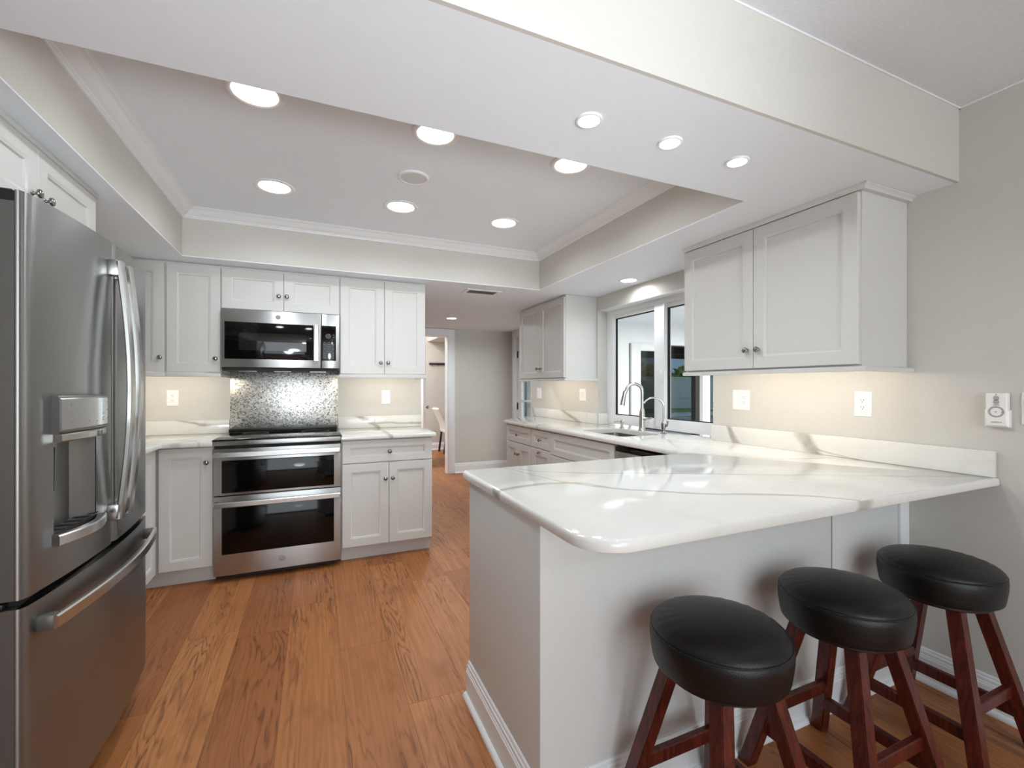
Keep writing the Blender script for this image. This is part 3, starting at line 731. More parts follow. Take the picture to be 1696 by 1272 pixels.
b = B(); b.box(-.752, -.742, FY0 + .02, FY1 - .02, .11, 1.755); b.box(-.742, -.68, FY0 + .02, FY1 - .02, .738, .7545); b.done('gasket', M_gap, fr)
FM = (FY0 + FY1) / 2
HOLE = (1.612, 1.822, .888, 1.152)
dl = fpanel('door', FY0, FM - .0025, .757, 1.772, HOLE); drr = fpanel('door', FM + .0025, FY1, .757, 1.772); dz = fpanel('freezer_drawer', FY0, FY1, .118, .735)
for pd_, y0, y1, z0, z1 in ((dl, FY0, FM - .0025, .757, 1.744), (drr, FM + .0025, FY1, .757, 1.744), (dz, FY0, FY1, .118, .735)):
    bx('liner', M_fside, pd_, -.742, -.6805, y0, y1, z0, z1)
    if z1 > 1: bx('top_cap', M_dark, pd_, -.742, -.6805, y0, y1, 1.7445, 1.768)
# hinge covers on the top
for y0, y1 in ((FY0 + .012, FY0 + .10), (FY1 - .10, FY1 - .012)):
    b = B(); b.box(-.95, -.745, y0, y1, 1.735, 1.757, bev=.004); b.box(-.86, -.775, y0 + .005, y1 - .02, 1.7565, 1.782, bev=.008); b.box(-.745, -.69, y0, y0 + .05, 1.7725, 1.777, bev=.002)
    b.done('hinge_cover', M_dark, fr)
b = B(); b.box(-.79, -.70, FY0 - .004, FY0 + .05, .7385, .7535, bev=.004); b.done('centre_hinge', M_dark, fr)
# dispenser in the near door
hy0, hy1, hz0, hz1 = HOLE
b = B(); dpt = -.700
ny = [hy0 + (hy1 - hy0) * k / 12 for k in range(13)]
def dp(y):
    q = (y - hy0) / (hy1 - hy0); return fx(y) - .002 - .062 * math.sin(math.pi * (q ** .8)) ** .7
bm = b.bm
A = [bm.verts.new((dp(y), y, hz0)) for y in ny]; C = [bm.verts.new((dp(y), y, hz1)) for y in ny]
for i in range(12): bm.faces.new((A[i], A[i + 1], C[i + 1], C[i]))
b.done('dispenser_recess', M_fridge, dl, 50)
for z, nm in ((hz0 + .0005, 'recess_floor'), (hz1 - .0005, 'recess_top')):
    b = B(); bm = b.bm
    r0 = [bm.verts.new((dp(y) - .001, y, z)) for y in ny]; r1 = [bm.verts.new((fx(y) - .001, y, z)) for y in ny]
    for i in range(12): bm.faces.new((r0[i], r0[i + 1], r1[i + 1], r1[i]))
    b.done(nm, M_fside, dl)
def bow(y0, y1, off0, off1, z, n=10): return [(fx(y0 + (y1 - y0) * k / n) + off0 + (off1 - off0) * math.sin(math.pi * k / n), y0 + (y1 - y0) * k / n, z) for k in range(n + 1)]
tray = B(); tray.bar(bow(hy0 - .012, hy1 + .012, .010, .034, .870), (0, 0, 1), .030, .022); tray.done('drip_tray', M_steel, dl)
for k in range(5):
    y = hy0 + .03 + k * .042; bx('drip_slot', M_gap, dl, fx(y) - .035, fx(y) + .004, y, y + .018, hz0 + .0012, hz0 + .003)
cp = B(); cp.bar(bow(hy0 - .010, hy1 + .014, .012, .020, 1.210), (0, 0, 1), .094, .022, .006); cp.done('control_panel', M_steel, dl)
cp = B(); cp.bar(bow(hy0 - .012, hy1 + .016, .008, .016, 1.209), (0, 0, 1), .104, .022, .004); cp.done('panel_bezel', M_fside, dl)
cp = B(); cp.bar(bow(hy0 - .006, hy1 + .008, .010, .022, 1.146), (0, 0, 1), .022, .024); cp.done('panel_lip', M_chrome, dl)
cp = B(); yq = hy0 + .155; cp.box(fx(yq) + .03, fx(yq) + .036, yq - .008, yq + .008, 1.138, 1.152, bev=.001); cp.done('badge', M_fside, dl)
b = B()
def dashes(rows):
    for y, z, w in rows:
        x = fx(y) + .012 + .008 * math.sin(math.pi * (y - hy0 + .010) / (hy1 - hy0 + .024)) + .0112
        b.box(x - .003, x + .0006, y, y + w, z, z + .0022)
dashes([(1.633, 1.236, .022), (1.631, 1.231, .032), (1.633, 1.213, .022), (1.633, 1.186, .014), (1.705, 1.184, .010), (1.749, 1.182, .010), (1.793, 1.202, .012), (1.792, 1.190, .014), (1.792, 1.183, .010), (1.830, 1.235, .010), (1.830, 1.212, .010), (1.830, 1.185, .010)])
b.done('panel_icons', M_print, dl)
pd = B(); pd.tube([(fx(1.62) - .012, 1.622, 1.12), (fx(1.62) - .012, 1.628, 1.0)], [.010, .006], 8); pd.done('paddle', M_dark, dl)
# handles
def vhandle(door, y):
    b = B(); n = 20; zt_, zb_ = 1.705, .845; xs = fx(y)
    b.bar([(xs + .029 + .030 * math.sin(math.pi * k / n), y, zb_ + (zt_ - zb_) * k / n) for k in range(n + 1)], (0, 1, 0), .034, .017, .004)
    h = tag(b.done('handle', M_bar, door), 'bowed stainless bar handle')
    bx('handle_post', M_bar, door, xs - .004, xs + .034, y - .017, y + .017, zt_ - .05, zt_ + .004, bev=.006); bx('handle_post', M_bar, door, xs - .004, xs + .034, y - .017, y + .017, zb_ - .004, zb_ + .05, bev=.006)
vhandle(dl, FM - .037); vhandle(drr, FM + .037)
b = B(); n = 24; ya, yb_ = FY0 + .045, FY1 - .045
b.bar([(fx(ya + (yb_ - ya) * k / n) + 0.034 + .012 * math.sin(math.pi * k / n), ya + (yb_ - ya) * k / n, .672) for k in range(n + 1)], (0, 0, 1), .036, .017, .004)
tag(b.done('handle', M_bar, dz), 'bowed stainless bar handle')
bx('handle_post', M_fside, dz, fx(ya) - .004, fx(ya) + .034, ya - .002, ya + .028, .652, .692, bev=.005); bx('handle_post', M_fside, dz, fx(yb_) - .004, fx(yb_) + .034, yb_ - .028, yb_ + .002, .652, .692, bev=.005)

# ------------------------------------------------------------------ range
def text_mesh(b, s, size, M):
    cu = bpy.data.curves.new('t', 'FONT'); cu.body = s; cu.size = size; cu.align_x = 'CENTER'; cu.align_y = 'CENTER'; cu.extrude = .0004; cu.shear = .25
    o = bpy.data.objects.new('t', cu); COL.objects.link(o); dg = bpy.context.evaluated_depsgraph_get(); me = bpy.data.meshes.new_from_object(o.evaluated_get(dg))
    me.transform(M); b.bm.from_mesh(me); bpy.data.objects.remove(o); bpy.data.curves.remove(cu); bpy.data.meshes.remove(me)
def badge(parent, x, y, z, r):
    o = B().lathe((x, y, z), [(r, 0), (r, .002), (r * .9, .003), (.001, .003)], '-y', 32).done('emblem', M_plast2, parent, 40)
    b = B(); b.lathe((x, y - .0031, z), [(r * .86, 0), (r * .86, .0006), (r * .76, .0006), (r * .76, 0)], '-y', 32, cap=False)
    text_mesh(b, 'GE', r * 1.05, Matrix.Translation((x, y - .0035, z)) @ Matrix.Rotation(math.radians(90), 4, 'X'))
    b.done('emblem_letters', M_print, o)
    return o
RX0, RX1, RY = -.607, .166, 3.44
rg = thing('range', 'stainless slide-in double-oven range with black glass doors and glass cooktop', 'range', (-.22, 3.75, 0))
bx('body', M_fside, rg, RX0 + .004, RX1 - .004, RY + .05, 4.00, .045, .898)
b = B(); b.box(RX0 + .02, RX1 - .02, RY + .07, RY + .08, .008, .0445); b.done('kick_plate', M_dark, rg)
for x in (RX0 + .05, RX1 - .05):
    for y in (RY + .12, 3.95): B().lathe((x, y, 0), [(.016, 0), (.016, .044)], 'z', 12).done('foot', M_dark, rg)
ck = bx('cooktop', M_gloss, rg, RX0 - .006, RX1 + .006, RY - .005, 4.005, .9305, .938, bev=.002)
b = B()
for x, y, r in ((-.41, 3.62, .11), (.0, 3.60, .095), (-.41, 3.86, .085), (.0, 3.86, .10)): b.lathe((x, y, .9381), [(r, 0), (r, .0003), (r - .0025, .0003), (r - .0025, 0)], 'z', 40, cap=False)
b.done('burner_mark', M_print, ck)
bx('rear_trim', M_dark, rg, RX0 + .005, RX1 - .005, 3.965, 4.022, .9385, .962, bev=.004)
bx('front_rail', M_steel, rg, RX0, RX1, RY - .008, RY + .06, .899, .930, bev=.004)
bx('vent_gap', M_gap, rg, RX0 + .003, RX1 - .003, RY + .012, RY + .05, .880, .8985)
def oven_door(z0, z1, gz0, gz1, hz, name):
    b = B(); b.box(RX0, RX1, RY, RY + .049, z0, z1, bev=.004); d = b.done(name, M_steel, rg)
    gl = rect_rings(B(), TF('-y', RY), RX0 + .046, RX1 - .046, gz0, gz1, [(0, -.002), (0, .0005), (.002, .0015)]).done('oven_glass', M_gloss, d)
    h = B(); h.bar([(RX0 + .012 + (RX1 - RX0 - .024) * k / 12, RY - .046 - .006 * math.sin(math.pi * k / 12), hz) for k in range(13)], (0, 0, 1), .034, .016, .004); tag(h.done('handle', M_bar, d), 'flat stainless bar handle')
    bx('handle_post', M_bar, d, RX0 + .004, RX0 + .03, RY - .046, RY + .002, hz - .016, hz + .016, bev=.004); bx('handle_post', M_bar, d, RX1 - .03, RX1 - .004, RY - .046, RY + .002, hz - .016, hz + .016, bev=.004)
    return d
oven_door(.572, .878, .588, .800, .842, 'upper_oven_door')
lo_d = oven_door(.048, .566, .186, .492, .520, 'lower_oven_door')
badge(lo_d, (RX0 + RX1) / 2 + .012, RY - .0005, .118, .0215)

# hammered steel sheet behind the range
tag(B().box(-.603, .169, YB - .014, YB - .001, .9645, 1.412, bev=.001).done('backsplash_panel', M_hammer), 'speckled hammered steel backsplash panel between range and microwave', 'backsplash')

# ------------------------------------------------------------------ microwave
mw = thing('microwave', 'stainless over-the-range microwave with black glass window and keypad', 'microwave', (-.22, 3.85, 1.41))
MX0, MX1, MY, MZ0, MZ1 = -.601, .166, 3.648, 1.413, 1.828
bx('body', M_dark, mw, MX0 + .003, MX1 - .003, MY + .03, YB - .016, MZ0 - .004, MZ1 - .003)
mxs = MX0 + .832 * (MX1 - MX0)
H_ = MZ1 - MZ0
b = B(); b.box(MX0, mxs - .001, MY, MY + .0295, MZ0 + .008, MZ1, bev=.006); md = b.done('door', M_steel, mw)
b = B(); b.box(mxs + .001, MX1, MY, MY + .0295, MZ0 + .008, MZ1, bev=.006); mp_ = b.done('control_face', M_steel, mw)
gx0, gx1, gz0, gz1 = MX0 + .022, mxs - .055, MZ1 - .84 * H_, MZ1 - .215 * H_
gl = rect_rings(B(), TF('-y', MY), gx0, gx1, gz0, gz1, [(0, -.002), (0, .001), (.002, .002)]).done('door_glass', M_gloss, md)
rect_rings(B(), TF('-y', MY - .002), gx0 + .085, gx1 - .045, gz0 + .062, gz1 - .075, [(0, -.001), (0, .0006), (.001, .0009)]).done('window_screen', M_win, md)
h = B(); h.bar([(mxs - .033, MY - .030, gz0 - .004), (mxs - .033, MY - .034, (gz0 + gz1) / 2), (mxs - .033, MY - .030, gz1 + .004)], (1, 0, 0), .034, .014, .004); h.box(mxs - .047, mxs - .019, MY - .030, MY + .001, gz0, gz0 + .02, bev=.003); h.box(mxs - .047, mxs - .019, MY - .030, MY + .001, gz1 - .02, gz1, bev=.003)
tag(h.done('handle', M_bar, md), 'flat vertical stainless handle')
px0, px1 = mxs + .001 - .008, MX1 - .026
kp = rect_rings(B(), TF('-y', MY), mxs + .004, px1, gz0 + .0, gz1 + .002, [(0, -.002), (0, .001), (.003, .002)]).done('keypad', M_gloss, mp_)
b = B(); cxk = (mxs + .004 + px1) / 2; pw = px1 - mxs - .004
b.lathe((cxk - pw * .05, MY - .002, gz1 - .077), [(.0175, 0), (.0175, .006), (.0145, .008), (.0145, .006)], '-y', 28, cap=False); b.done('dial_ring', M_chrome, mp_)
b = B(); b.lathe((cxk - pw * .05, MY - .002, gz1 - .077), [(.0145, 0), (.0145, .007), (.001, .008)], '-y', 28); b.done('dial', M_dark, mp_)
b = B(); rows = 8; RX = Matrix.Rotation(math.radians(90), 4, 'X')
words = [['7', '8', '9'], ['4', '5', '6'], ['1', '2', '3'], ['0', 'OFF', 'ON']]
for r in range(8):
    z = gz1 - .122 - r * .0165
    for cc in (-1, 0, 1):
        if r in (2, 4): continue
        x = cxk + cc * pw * .29
        b.box(x - .007, x + .007, MY - .0026, MY - .0018, z - .0012, z + .0012)
    if r in (2, 4): b.box(cxk - .017, cxk + .017, MY - .0026, MY - .0018, z - .001, z + .001)
b.box(cxk + pw * .32, cxk + pw * .37, MY - .0026, MY - .0018, gz1 - .07, gz1 - .062); b.box(cxk + pw * .32, cxk + pw * .37, MY - .0026, MY - .0018, gz1 - .087, gz1 - .08)
b.done('key_marks', M_print, mp_)
badge(md, (MX0 + MX1) / 2 - .03, MY - .0005, MZ1 - .042, .0165)
b = B(); b.box(MX0 + .01, MX1 - .01, MY + .01, YB - .02, MZ0 - .016, MZ0 + .0075); b.done('vent_underside', M_gap, mw)
for x in (MX0 + .16, MX0 + .38, MX1 - .15):
    bx('filter_edge', M_steel, mw, x - .055, x + .055, MY + .02, MY + .05, MZ0 - .020, MZ0 - .0165)

# ------------------------------------------------------------------ sink, taps
sk = thing('sink', 'undermount stainless kitchen sink set in the quartz below the window', 'sink', (2.16, 2.86, CT - .2))
b = B(); rin = lambda d, z: [(x, y, z) for x, y in rrect(SX0 - .006 + d, SX1 + .006 - d, SY0 - .006 + d, SY1 + .006 - d, .045)]
b.quadring([rin(-.02, Z0 - .001), rin(0, Z0 - .001), rin(.004, Z0 - .06), rin(.008, .74), rin(.03, .715), rin(.06, .712)], (False, True))
b.done('basin', M_fridge, sk, 50, recalc=True)
B().lathe((2.2, 2.86, .7125), [(.045, 0), (.045, .003), (.03, .003), (.028, -.0), (.001, -.0)], 'z', 28).done('drain', M_chrome, sk)
fa = thing('faucet', 'tall brushed nickel gooseneck pull-down kitchen faucet behind the sink', 'faucet', (2.415, 2.905, CT))
FX, FYY = 2.415, 2.905
b = B(); b.lathe((FX, FYY, CT), [(.030, 0), (.030, .006), (.026, .012), (.024, .05), (.023, .14), (.019, .165), (.016, .175), (.0155, .18)], 'z', 28); b.done('body', M_chrome, fa, 50)
dv = Vector((-.80, .52, 0)).normalized(); R = .062
arc = [(FX, FYY, CT + .17), (FX, FYY, CT + .25), (FX, FYY, CT + .30)] + [(FX + dv.x * R * (1 - math.cos(a)), FYY + dv.y * R * (1 - math.cos(a)), CT + .315 + R * math.sin(a)) for a in [math.pi * k / 14 for k in range(0, 14)]]
end = Vector(arc[-1]); arc += [tuple(end + Vector((dv.x * .012, dv.y * .012, -.03)))]
B().tube(arc, .0135, 16).done('spout', M_chrome, fa, 60)
e2 = Vector(arc[-1]); B().tube([e2 + Vector((0, 0, .02)), e2 + Vector((dv.x * .004, dv.y * .004, 0)), e2 + Vector((dv.x * .014, dv.y * .014, -.05)), e2 + Vector((dv.x * .022, dv.y * .022, -.095))], [.0145, .016, .0175, .021], 18).done('spray_head', M_chrome, fa, 60)
hp = Vector((FX, FYY, CT + .095)); B().tube([hp, hp + Vector((.005, -.035, .002)), hp + Vector((.006, -.04, .003)), hp + Vector((.008, -.105, .012))], [.016, .014, .008, .0055], 14).done('lever', M_chrome, fa, 60)
f2 = thing('filtered_water_tap', 'slim nickel gooseneck filtered-water tap nearer the peninsula than the big faucet', 'faucet', (2.41, 2.655, CT))
GX, GY = 2.41, 2.655
b = B(); b.lathe((GX, GY, CT), [(.022, 0), (.022, .004), (.013, .010), (.011, .02), (.017, .045), (.018, .07), (.012, .085), (.008, .10)], 'z', 24); b.done('body', M_pewter, f2, 50)
R = .075; arc = [(GX, GY, CT + .09), (GX, GY, CT + .15), (GX, GY, CT + .19)] + [(GX + dv.x * R * (1 - math.cos(a)), GY + dv.y * R * (1 - math.cos(a)), CT + .195 + R * math.sin(a)) for a in [math.pi * .86 * k / 14 for k in range(15)]]
B().tube(arc, .0065, 12).done('spout', M_chrome, f2, 60)
B().tube([(GX, GY, CT + .058), (GX + .004, GY - .03, CT + .06), (GX + .004, GY - .036, CT + .075), (GX + .004, GY - .037, CT + .095)], [.010, .008, .006, .007], 12).done('lever', M_pewter, f2, 60)
sd = thing('soap_dispenser', 'small nickel soap dispenser on the counter behind the sink, beside the window', 'soap dispenser', (2.41, 3.16, CT))
b = B(); b.lathe((2.41, 3.16, CT), [(.020, 0), (.020, .004), (.012, .008), (.012, .035), (.017, .04), (.017, .062), (.013, .068), (.001, .069)], 'z', 24); b.done('pump', M_chrome, sd, 50)
B().tube([(2.41, 3.16, CT + .056), (2.375, 3.183, CT + .057), (2.352, 3.198, CT + .048)], [.006, .005, .004], 10).done('nozzle', M_chrome, sd, 60)

# ------------------------------------------------------------------ wall plates
def plate(name, label, facing, plane, u, z, w, h, gangs, group):
    T = TF(facing, plane); loc = T(u, z, 0)
    t = thing(name, label, 'outlet' if name == 'wall_outlet' else 'switch', loc, group)
    rect_rings(B(), T, u - w / 2, u + w / 2, z - h / 2, z + h / 2, [(0, 0), (0, .003), (.003, .0055)]).done('cover_plate', M_plast, t, 25)
    n = len(gangs)
    for i, gk in enumerate(gangs):
        uc = u + (i - (n - 1) / 2) * .046
        if gk == 'outlet':
            o = rect_rings(B(), T, uc - .0165, uc + .0165, z - .033, z + .033, [(0, .004), (0, .0068), (.0015, .0075)]).done('receptacle', M_plast, t, 25)
            s = B()
            for zz in (-.017, .017):
                for du, hh in ((-.006, .008), (.006, .0065)):
                    rect_rings(s, T, uc + du - .0011, uc + du + .0011, z + zz - hh / 2 + .003, z + zz + hh / 2 + .003, [(0, .006), (0, .0079)])
                rect_rings(s, T, uc - .002, uc + .002, z + zz - .0085, z + zz - .0045, [(0, .006), (0, .0079)])
            s.done('slots', M_stoneg, o)
        elif gk == 'switch':
            o = rect_rings(B(), T, uc - .0165, uc + .0165, z - .033, z + .033, [(0, .004), (0, .0068), (.0015, .0075)]).done('rocker_frame', M_plast, t, 25)
            q = B(); q.quadring([[T(uc - .0145, z - .030, .0065), T(uc + .0145, z - .030, .0065), T(uc + .0145, z + .030, .0065), T(uc - .0145, z + .030, .0065)],
                                 [T(uc - .0145, z - .030, .0085), T(uc + .0145, z - .030, .0085), T(uc + .0145, z + .030, .0115), T(uc - .0145, z + .030, .0115)]]); q.done('rocker', M_plast, o, 25)
    return t
GO = 'white wall outlets above the counters'
plate('wall_outlet', 'white wall outlet left of the range beside the refrigerator', '-y', YB, -.968, 1.200, .073, .120, ['outlet'], GO)
plate('wall_outlet', 'white wall outlet right of the range beside the hall', '-y', YB, .563, 1.192, .073, .120, ['outlet'], GO)
plate('wall_outlet', 'white outlet plate at the hall end of the window wall', '-x', XW, 4.78, 1.205, .118, .125, ['switch', 'outlet'], GO)
plate('light_switch', 'white double switch plate on the wall just beyond the kitchen window', '-x', XW, 3.828, 1.202, .118, .120, ['switch', 'switch'], None)
plate('wall_outlet', 'white two-gang plate with switch and outlet on the wall near the kitchen window', '-x', XW, 2.006, 1.202, .120, .124, ['outlet', 'switch'], GO)
plate('wall_outlet', 'white single outlet below the near end of the big wall cabinet', '-x', XW, 1.322, 1.200, .076, .122, ['outlet'], GO)
plate('light_switch', 'white switch plate cut by the photo edge beyond the fan remote', '-x', XW, .735, 1.203, .10, .122, ['switch', 'switch'], None)
T = TF('-x', XW); u, z = .846, 1.195
t = thing('fan_remote', 'white ceiling-fan remote control in a wall cradle on the right wall', 'remote control', T(u, z, 0))
rect_rings(B(), T, u - .034, u + .034, z - .066, z + .000, [(0, 0), (0, .020), (.004, .024)]).done('cradle', M_plast, t, 25)
rect_rings(B(), T, u - .030, u + .030, z - .062, z + .066, [(0, .003), (0, .024), (.003, .027)]).done('handset', M_plast, t, 25)
b = B()
def ell(b, uc, zc, ru, rz, n0, n1, seg=32, hole=0.0):
    r = lambda k, n: [T(uc + ru * k * math.cos(2 * math.pi * i / seg), zc + rz * k * math.sin(2 * math.pi * i / seg), n) for i in range(seg)]
    if hole: b.quadring([r(1, n0), r(1, n1), r(hole, n1), r(hole, n0)], (False, False))
    else: b.quadring([r(1, n0), r(1, n1)])
ell(b, u, z + .046, .0085, .009, .026, .0285); ell(b, u, z + .031, .0085, .009, .026, .0285); ell(b, u, z - .007, .023, .022, .026, .0278, hole=.72)
b.done('buttons', M_plast2, t)
b = B(); ell(b, u, z + .060, .0022, .0022, .026, .0276); ell(b, u + .001, z - .007, .0022, .0022, .026, .028)
for du, dz_, w in ((0, .019, .018), (0, .010, .006), (-.018, -.008, .008)):
    rect_rings(b, T, u + du - w / 2, u + du + w / 2, z + dz_ - .0011, z + dz_ + .0011, [(0, .026), (0, .0281)])
text_mesh(b, 'casablanca', .0075, Matrix.Translation(T(u, z - .047, .0272)) @ Matrix(((0, 0, -1, 0), (-1, 0, 0, 0), (0, 1, 0, 0), (0, 0, 0, 1))))
b.done('printed_marks', M_print, t)

# ------------------------------------------------------------------ stools
def make_stool(loc, label):
    t = thing('bar_stool', label, 'stool', (0, 0, 0), 'black leather bar stools at the peninsula'); t['base'] = [0, 0, 0]
    r = .180
    b = B(); b.lathe((0, 0, 0), [(.001, .530), (.166, .530), (.1705, .533), (.1725, .540), (.1755, .560), (.1785, .582), (.1797, .604), (.1785, .6165), (.1765, .6205), (.1750, .622), (.1762, .6235), (.1745, .629), (.169, .636), (.158, .6435), (.140, .650), (.105, .6575), (.060, .6625), (.001, .664)], 'z', 64)
    # slight puckers just inside the seam
    for v in b.bm.verts:
        rr = math.hypot(v.co.x, v.co.y)
        if v.co.z > .624 and rr > .10:
            a = math.atan2(v.co.y, v.co.x); v.co.z += .0016 * math.sin(a * 31 + 1.3) * math.sin(a * 7) * (1 - abs(rr - .15) / .06 if abs(rr - .15) < .06 else 0)
    s = b.done('seat', M_leather, t, 70)
    b = B(); b.lathe((0, 0, 0), [(.1765, .6205), (.1785, .6225), (.1765, .6245), (.1750, .6225)], 'z', 64, cap=False); b.done('seam_piping', M_dark, s, 60)
    b = B(); b.lathe((0, 0, 0), [(.001, .515), (.150, .515), (.153, .518), (.153, .5295), (.001, .5295)], 'z', 40); b.done('seat_board', M_dark, t, 40)
    feet = []
    for a in (45, 135, 225, 315):
        d = Vector((math.cos(math.radians(a)), math.sin(math.radians(a)), 0)); w = .021; feet.append(d)
        e = [Vector((1, 1, 0)), Vector((-1, 1, 0)), Vector((-1, -1, 0)), Vector((1, -1, 0))]
        b = B(); k = .16
        ring = lambda c_, s_: [c_ + q * s_ for q in e]
        top, bot = d * .118 + Vector((0, 0, .5115)), d * .272
        b.quadring([ring(top, w), ring(bot + Vector((0, 0, .0)), w * 1.0)])
        bmesh.ops.bevel(b.bm, geom=b.bm.edges[:], offset=.0025, segments=2, affect='EDGES', clamp_overlap=True)
        b.done('leg', M_swood, t, 30)
    for i, zz in ((0, .205), (1, .135), (2, .205), (3, .135)):
        # rungs between neighbouring legs, at two heights
        q = .118 + (.252 - .118) * (1 - zz / .5115); a_, c_ = feet[i] * q, feet[(i + 1) % 4] * q
        b = B(); b.bar([a_ + Vector((0, 0, zz)), c_ + Vector((0, 0, zz))], (0, 0, 1), .042, .022, .003); b.done('rung', M_swood, t, 30)
    t.location = loc; t['base'] = list(loc)
    return t
st = make_stool((1.007, .899, 0), 'black leather bar stool closest to the peninsula corner and the range')
dup(st, None, 'middle black leather bar stool of the three at the peninsula', None, (1.551, .899, 0))
dup(st, None, 'black leather bar stool next to the right wall baseboard', None, (2.124, .899, 0))

# ------------------------------------------------------------------ room beyond the hall doorway
ch = thing('dining_chair', 'white upholstered side chair with dark legs in the room beyond the hall', 'chair', (2.42, 8.55, 0))
b = B(); b.bar([(2.30, 8.55, .40), (2.27, 8.55, .55), (2.20, 8.55, .72), (2.12, 8.55, .86)], (0, 1, 0), .44, .055, .02); b.done('backrest', M_plast, ch, 40)
bx('seat', M_plast, ch, 2.26, 2.70, 8.33, 8.77, .40, .475, bev=.02)
for x, y, dx in ((2.29, 8.36, -.05), (2.29, 8.74, -.05), (2.67, 8.36, .02), (2.67, 8.74, .02)):
    b = B(); b.bar([(x, y, .3995), (x + dx, y, 0)], (0, 1, 0), .036, .036); b.done('leg', M_stoneg, ch)
t = thing('coat_rack', 'dark wall rack with hooks on the grey wall beyond the hall doorway', 'rack', (2.35, 8.97, 1.74))
bx('board', M_stoneg, t, 2.10, 2.60, 8.97, 8.999, 1.72, 1.765, bev=.003)
for k in range(4):
    x = 2.15 + k * .13
    B().tube([(x, 8.97, 1.735), (x, 8.94, 1.72), (x, 8.93, 1.70), (x, 8.925, 1.715)], .006, 8).done('hook', M_pewter, t)
t = thing('open_door', 'white door leaf standing open in the room beyond the hall', 'door', (1.50, 7.3, 0))
bx('leaf', M_trim, t, 1.575, 1.615, 7.15, 7.95, .01, 2.03, bev=.003)
B().lathe((1.615, 7.22, .95), [(.011, 0), (.011, .03), (.025, .035), (.027, .05), (.02, .06), (.001, .062)], 'x', 20).done('knob', M_pewter, t)
area('study_fill', (.6, 8.0, 2.75), (0, 0, 0), 1.6, 1.4, 60, (.97, .985, 1.0))  # unseen area light added to brighten the closed room

# ------------------------------------------------------------------ outside the window: lanai, pool, yard
struct('floor_lanai', B().box(XW + .2, 9.0, -2.0, 6.0, -.1, -.02), M_deck)
LY = 6.0
b = B(); b.box(XH + .14, 4.72, LY, LY + .15, -.02, 2.34); b.box(4.72, 9.0, LY, LY + .15, 2.0, 2.34)
struct('wall_lanai', b, M_trim)
struct('ceiling_lanai', B().box(XW + .2, 9.0, -2.0, LY + .15, 2.34, 2.42), M_ceil)
b = B(); b.box(XW + .2, 9.0, -2.1, -2.0, -.02, 2.34); struct('wall_lanai_end', b, M_trim)
sdv = thing('sliding_door', 'white framed sliding patio door on the far side of the lanai', 'door', (5.6, LY, 0))
b = B(); b.box(4.80, 4.93, LY - .04, LY + .1, -.02, 2.0, bev=.004); b.box(4.93, 5.5, LY - .04, LY + .1, 1.88, 2.0, bev=.004); b.box(4.93, 5.5, LY - .04, LY + .1, -.02, .1, bev=.004); b.done('frame', M_trim, sdv)
bx('pane', M_tint, sdv, 4.93, 5.5, LY + .02, LY + .03, .1, 1.88)
bx('post', M_stoneg, sdv, 6.17, 6.27, LY, LY + .1, -.02, 2.0); bx('stile', M_plast2, sdv, 6.27, 6.33, LY, LY + .1, -.02, 2.0); bx('jamb', M_trim, sdv, 6.33, 6.50, LY - .02, LY + .1, -.02, 2.0, bev=.004)
tag(B().box(4.735, 4.80, LY - .05, LY - .004, -.02, 2.0, bev=.01).done('downspout', M_plast), 'white vertical downspout on the lanai wall by the sliding door', 'pipe')
for x in (4.1, 6.9):
    b = B(); b.box(x - .06, x + .06, LY - .012, LY - .001, 2.16, 2.19, bev=.002); tag(b.done('wall_hook', M_plast2), 'small grey bracket on the lanai header %s the sliding door' % ('left of' if x < 5 else 'right of'), 'bracket')
area('lanai_fill', (6.5, 2.0, 2.3), (0, 0, 0), 4.0, 5.0, 330, (1.0, .985, .96))  # area light added under the lanai roof to lift its white walls
pc = thing('patio_cover', 'dark patio roof with posts beyond the lanai sliding door', 'patio cover', (9, 8.5, 0))
b = B(); b.box(4.0, 16.0, 7.2, 10.2, 2.28, 2.42); b.done('roof', M_stoneg, pc)
for y in (7.25, 9.0, 10.15): bx('beam', M_stoneg, pc, 4.0, 16.0, y, y + .1, 2.10 if y > 9.5 else 2.12, 2.2795)
for x in (7.60, 12.2): bx('post', M_stoneg, pc, x, x + .22, 10.1, 10.3, -.05, 2.28)
struct('ground', B().box(2, 60, LY + .15, 60, -.25, -.05), M_deck)
tag(B().box(4, 60, 17.6, 20.9, -.06, -.03).done('lawn', M_grass), 'strip of green lawn before the blue-grey fence', 'lawn', kind='stuff')
fe = thing('fence', 'blue-grey vinyl privacy fence along the back of the lawn', 'fence', (20, 21, 0))
b = B()
for k in range(120): b.box(5 + k * .45, 5 + k * .45 + .445, 21.0, 21.03, -.05, 1.78)
b.done('boards', M_fence, fe); bx('top_rail', M_fence, fe, 5, 59, 20.97, 21.05, 1.78, 1.86); bx('middle_rail', M_fence, fe, 5, 59, 20.96, 21.0, .55, .64)
po = thing('swimming_pool', 'blue swimming pool with pale coping beyond the patio post', 'pool', (17, 13.5, 0))
bx('water', M_pool, po, 14.15, 20, 12.2, 15.4, -.06, -.02)
b = B(); b.box(13.8, 20.3, 11.9, 12.2, -.05, 0); b.box(13.8, 20.3, 15.4, 15.7, -.05, 0); b.box(13.8, 14.15, 12.2, 15.4, -.05, 0); b.done('coping', M_deck, po)
bt = thing('patio_table', 'small round patio table on a pedestal on the pool deck', 'table', (12.65, 12.0, -.05))
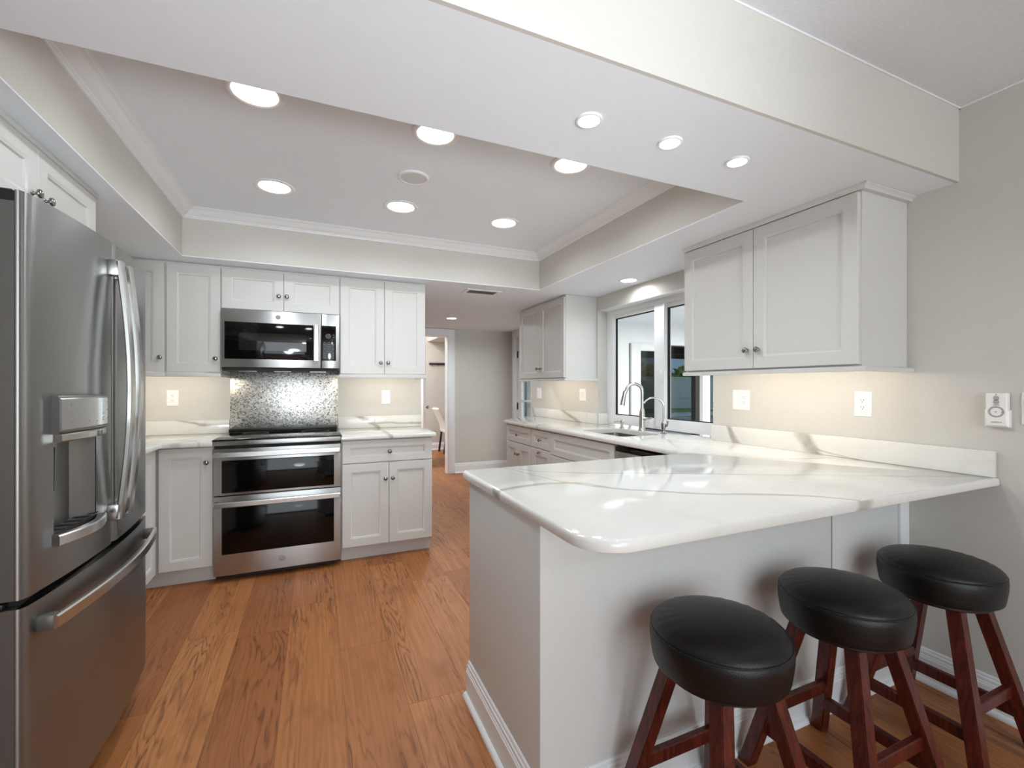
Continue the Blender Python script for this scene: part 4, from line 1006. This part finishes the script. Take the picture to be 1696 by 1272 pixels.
B().lathe((12.65, 12.0, 0), [(.28, -.05), (.28, -.02), (.05, .0), (.04, .48), (.001, .48)], 'z', 20).done('pedestal', M_plast2, bt); B().lathe((12.65, 12.0, 0), [(.36, .48), (.38, .49), (.38, .51), (.001, .515)], 'z', 28).done('tabletop', M_plast2, bt)
tag(B().lathe((12.0, 12.9, 0), [(.06, -.05), (.06, 2.25)], 'z', 12).done('pole', M_plast2), 'thin grey pole standing before the blue-grey fence', 'pole')
def shrub(x, y, rx, h, label):
    b = B(); bm = b.bm
    for k in range(420):
        a = random.uniform(0, 2 * math.pi); zz = random.random(); r = rx * math.sqrt(random.random()) * (.65 + .5 * math.sin(math.pi * zz))
        c_ = Vector((x + r * math.cos(a), y + r * math.sin(a) * .6, zz * h)); s_ = random.uniform(.12, .3)
        n_ = Vector((random.uniform(-1, 1), random.uniform(-1, 1), random.uniform(-.4, 1))).normalized(); u_ = n_.orthogonal().normalized(); w_ = n_.cross(u_)
        v_ = [bm.verts.new(c_ + u_ * s_), bm.verts.new(c_ + w_ * s_ * .5 + n_ * .03), bm.verts.new(c_ - u_ * s_), bm.verts.new(c_ - w_ * s_ * .5 + n_ * .03)]
        bm.faces.new(v_)
    t = thing('shrub', label, 'shrub', (x, y, -.05)); b.done('foliage', M_leaf, t, 0, recalc=False); B().tube([(x, y, -.05), (x + .03, y, h * .6)], [.06, .03], 8).done('stem', M_stoneg, t)
shrub(11.6, 15.5, 1.0, 2.2, 'leafy green shrub seen through the far lite of the kitchen window')
shrub(19.2, 23.2, 1.4, 2.7, 'dark green shrub rising over the fence below the metal roof')
shrub(23.4, 23.2, 1.6, 2.6, 'dark green shrub rising over the fence near the swimming pool')
shrub(15.4, 23.2, 1.4, 2.5, 'dark green shrub behind the fence near the patio pole')
nh = thing('neighbour_house', 'neighbouring house with blue-grey metal roof beyond the fence', 'house', (26, 27, 0))
bx('wall', M_fence, nh, 21, 40, 26, 34, -.05, 2.3)
b = B(); b.quadring([[(20.2, 25.2, 2.25), (41, 25.2, 2.25), (41, 25.2, 2.4), (20.2, 25.2, 2.4)], [(20.2, 30, 4.3), (41, 30, 4.3), (41, 30, 4.45), (20.2, 30, 4.45)]]); b.done('roof', M_roofm, nh)
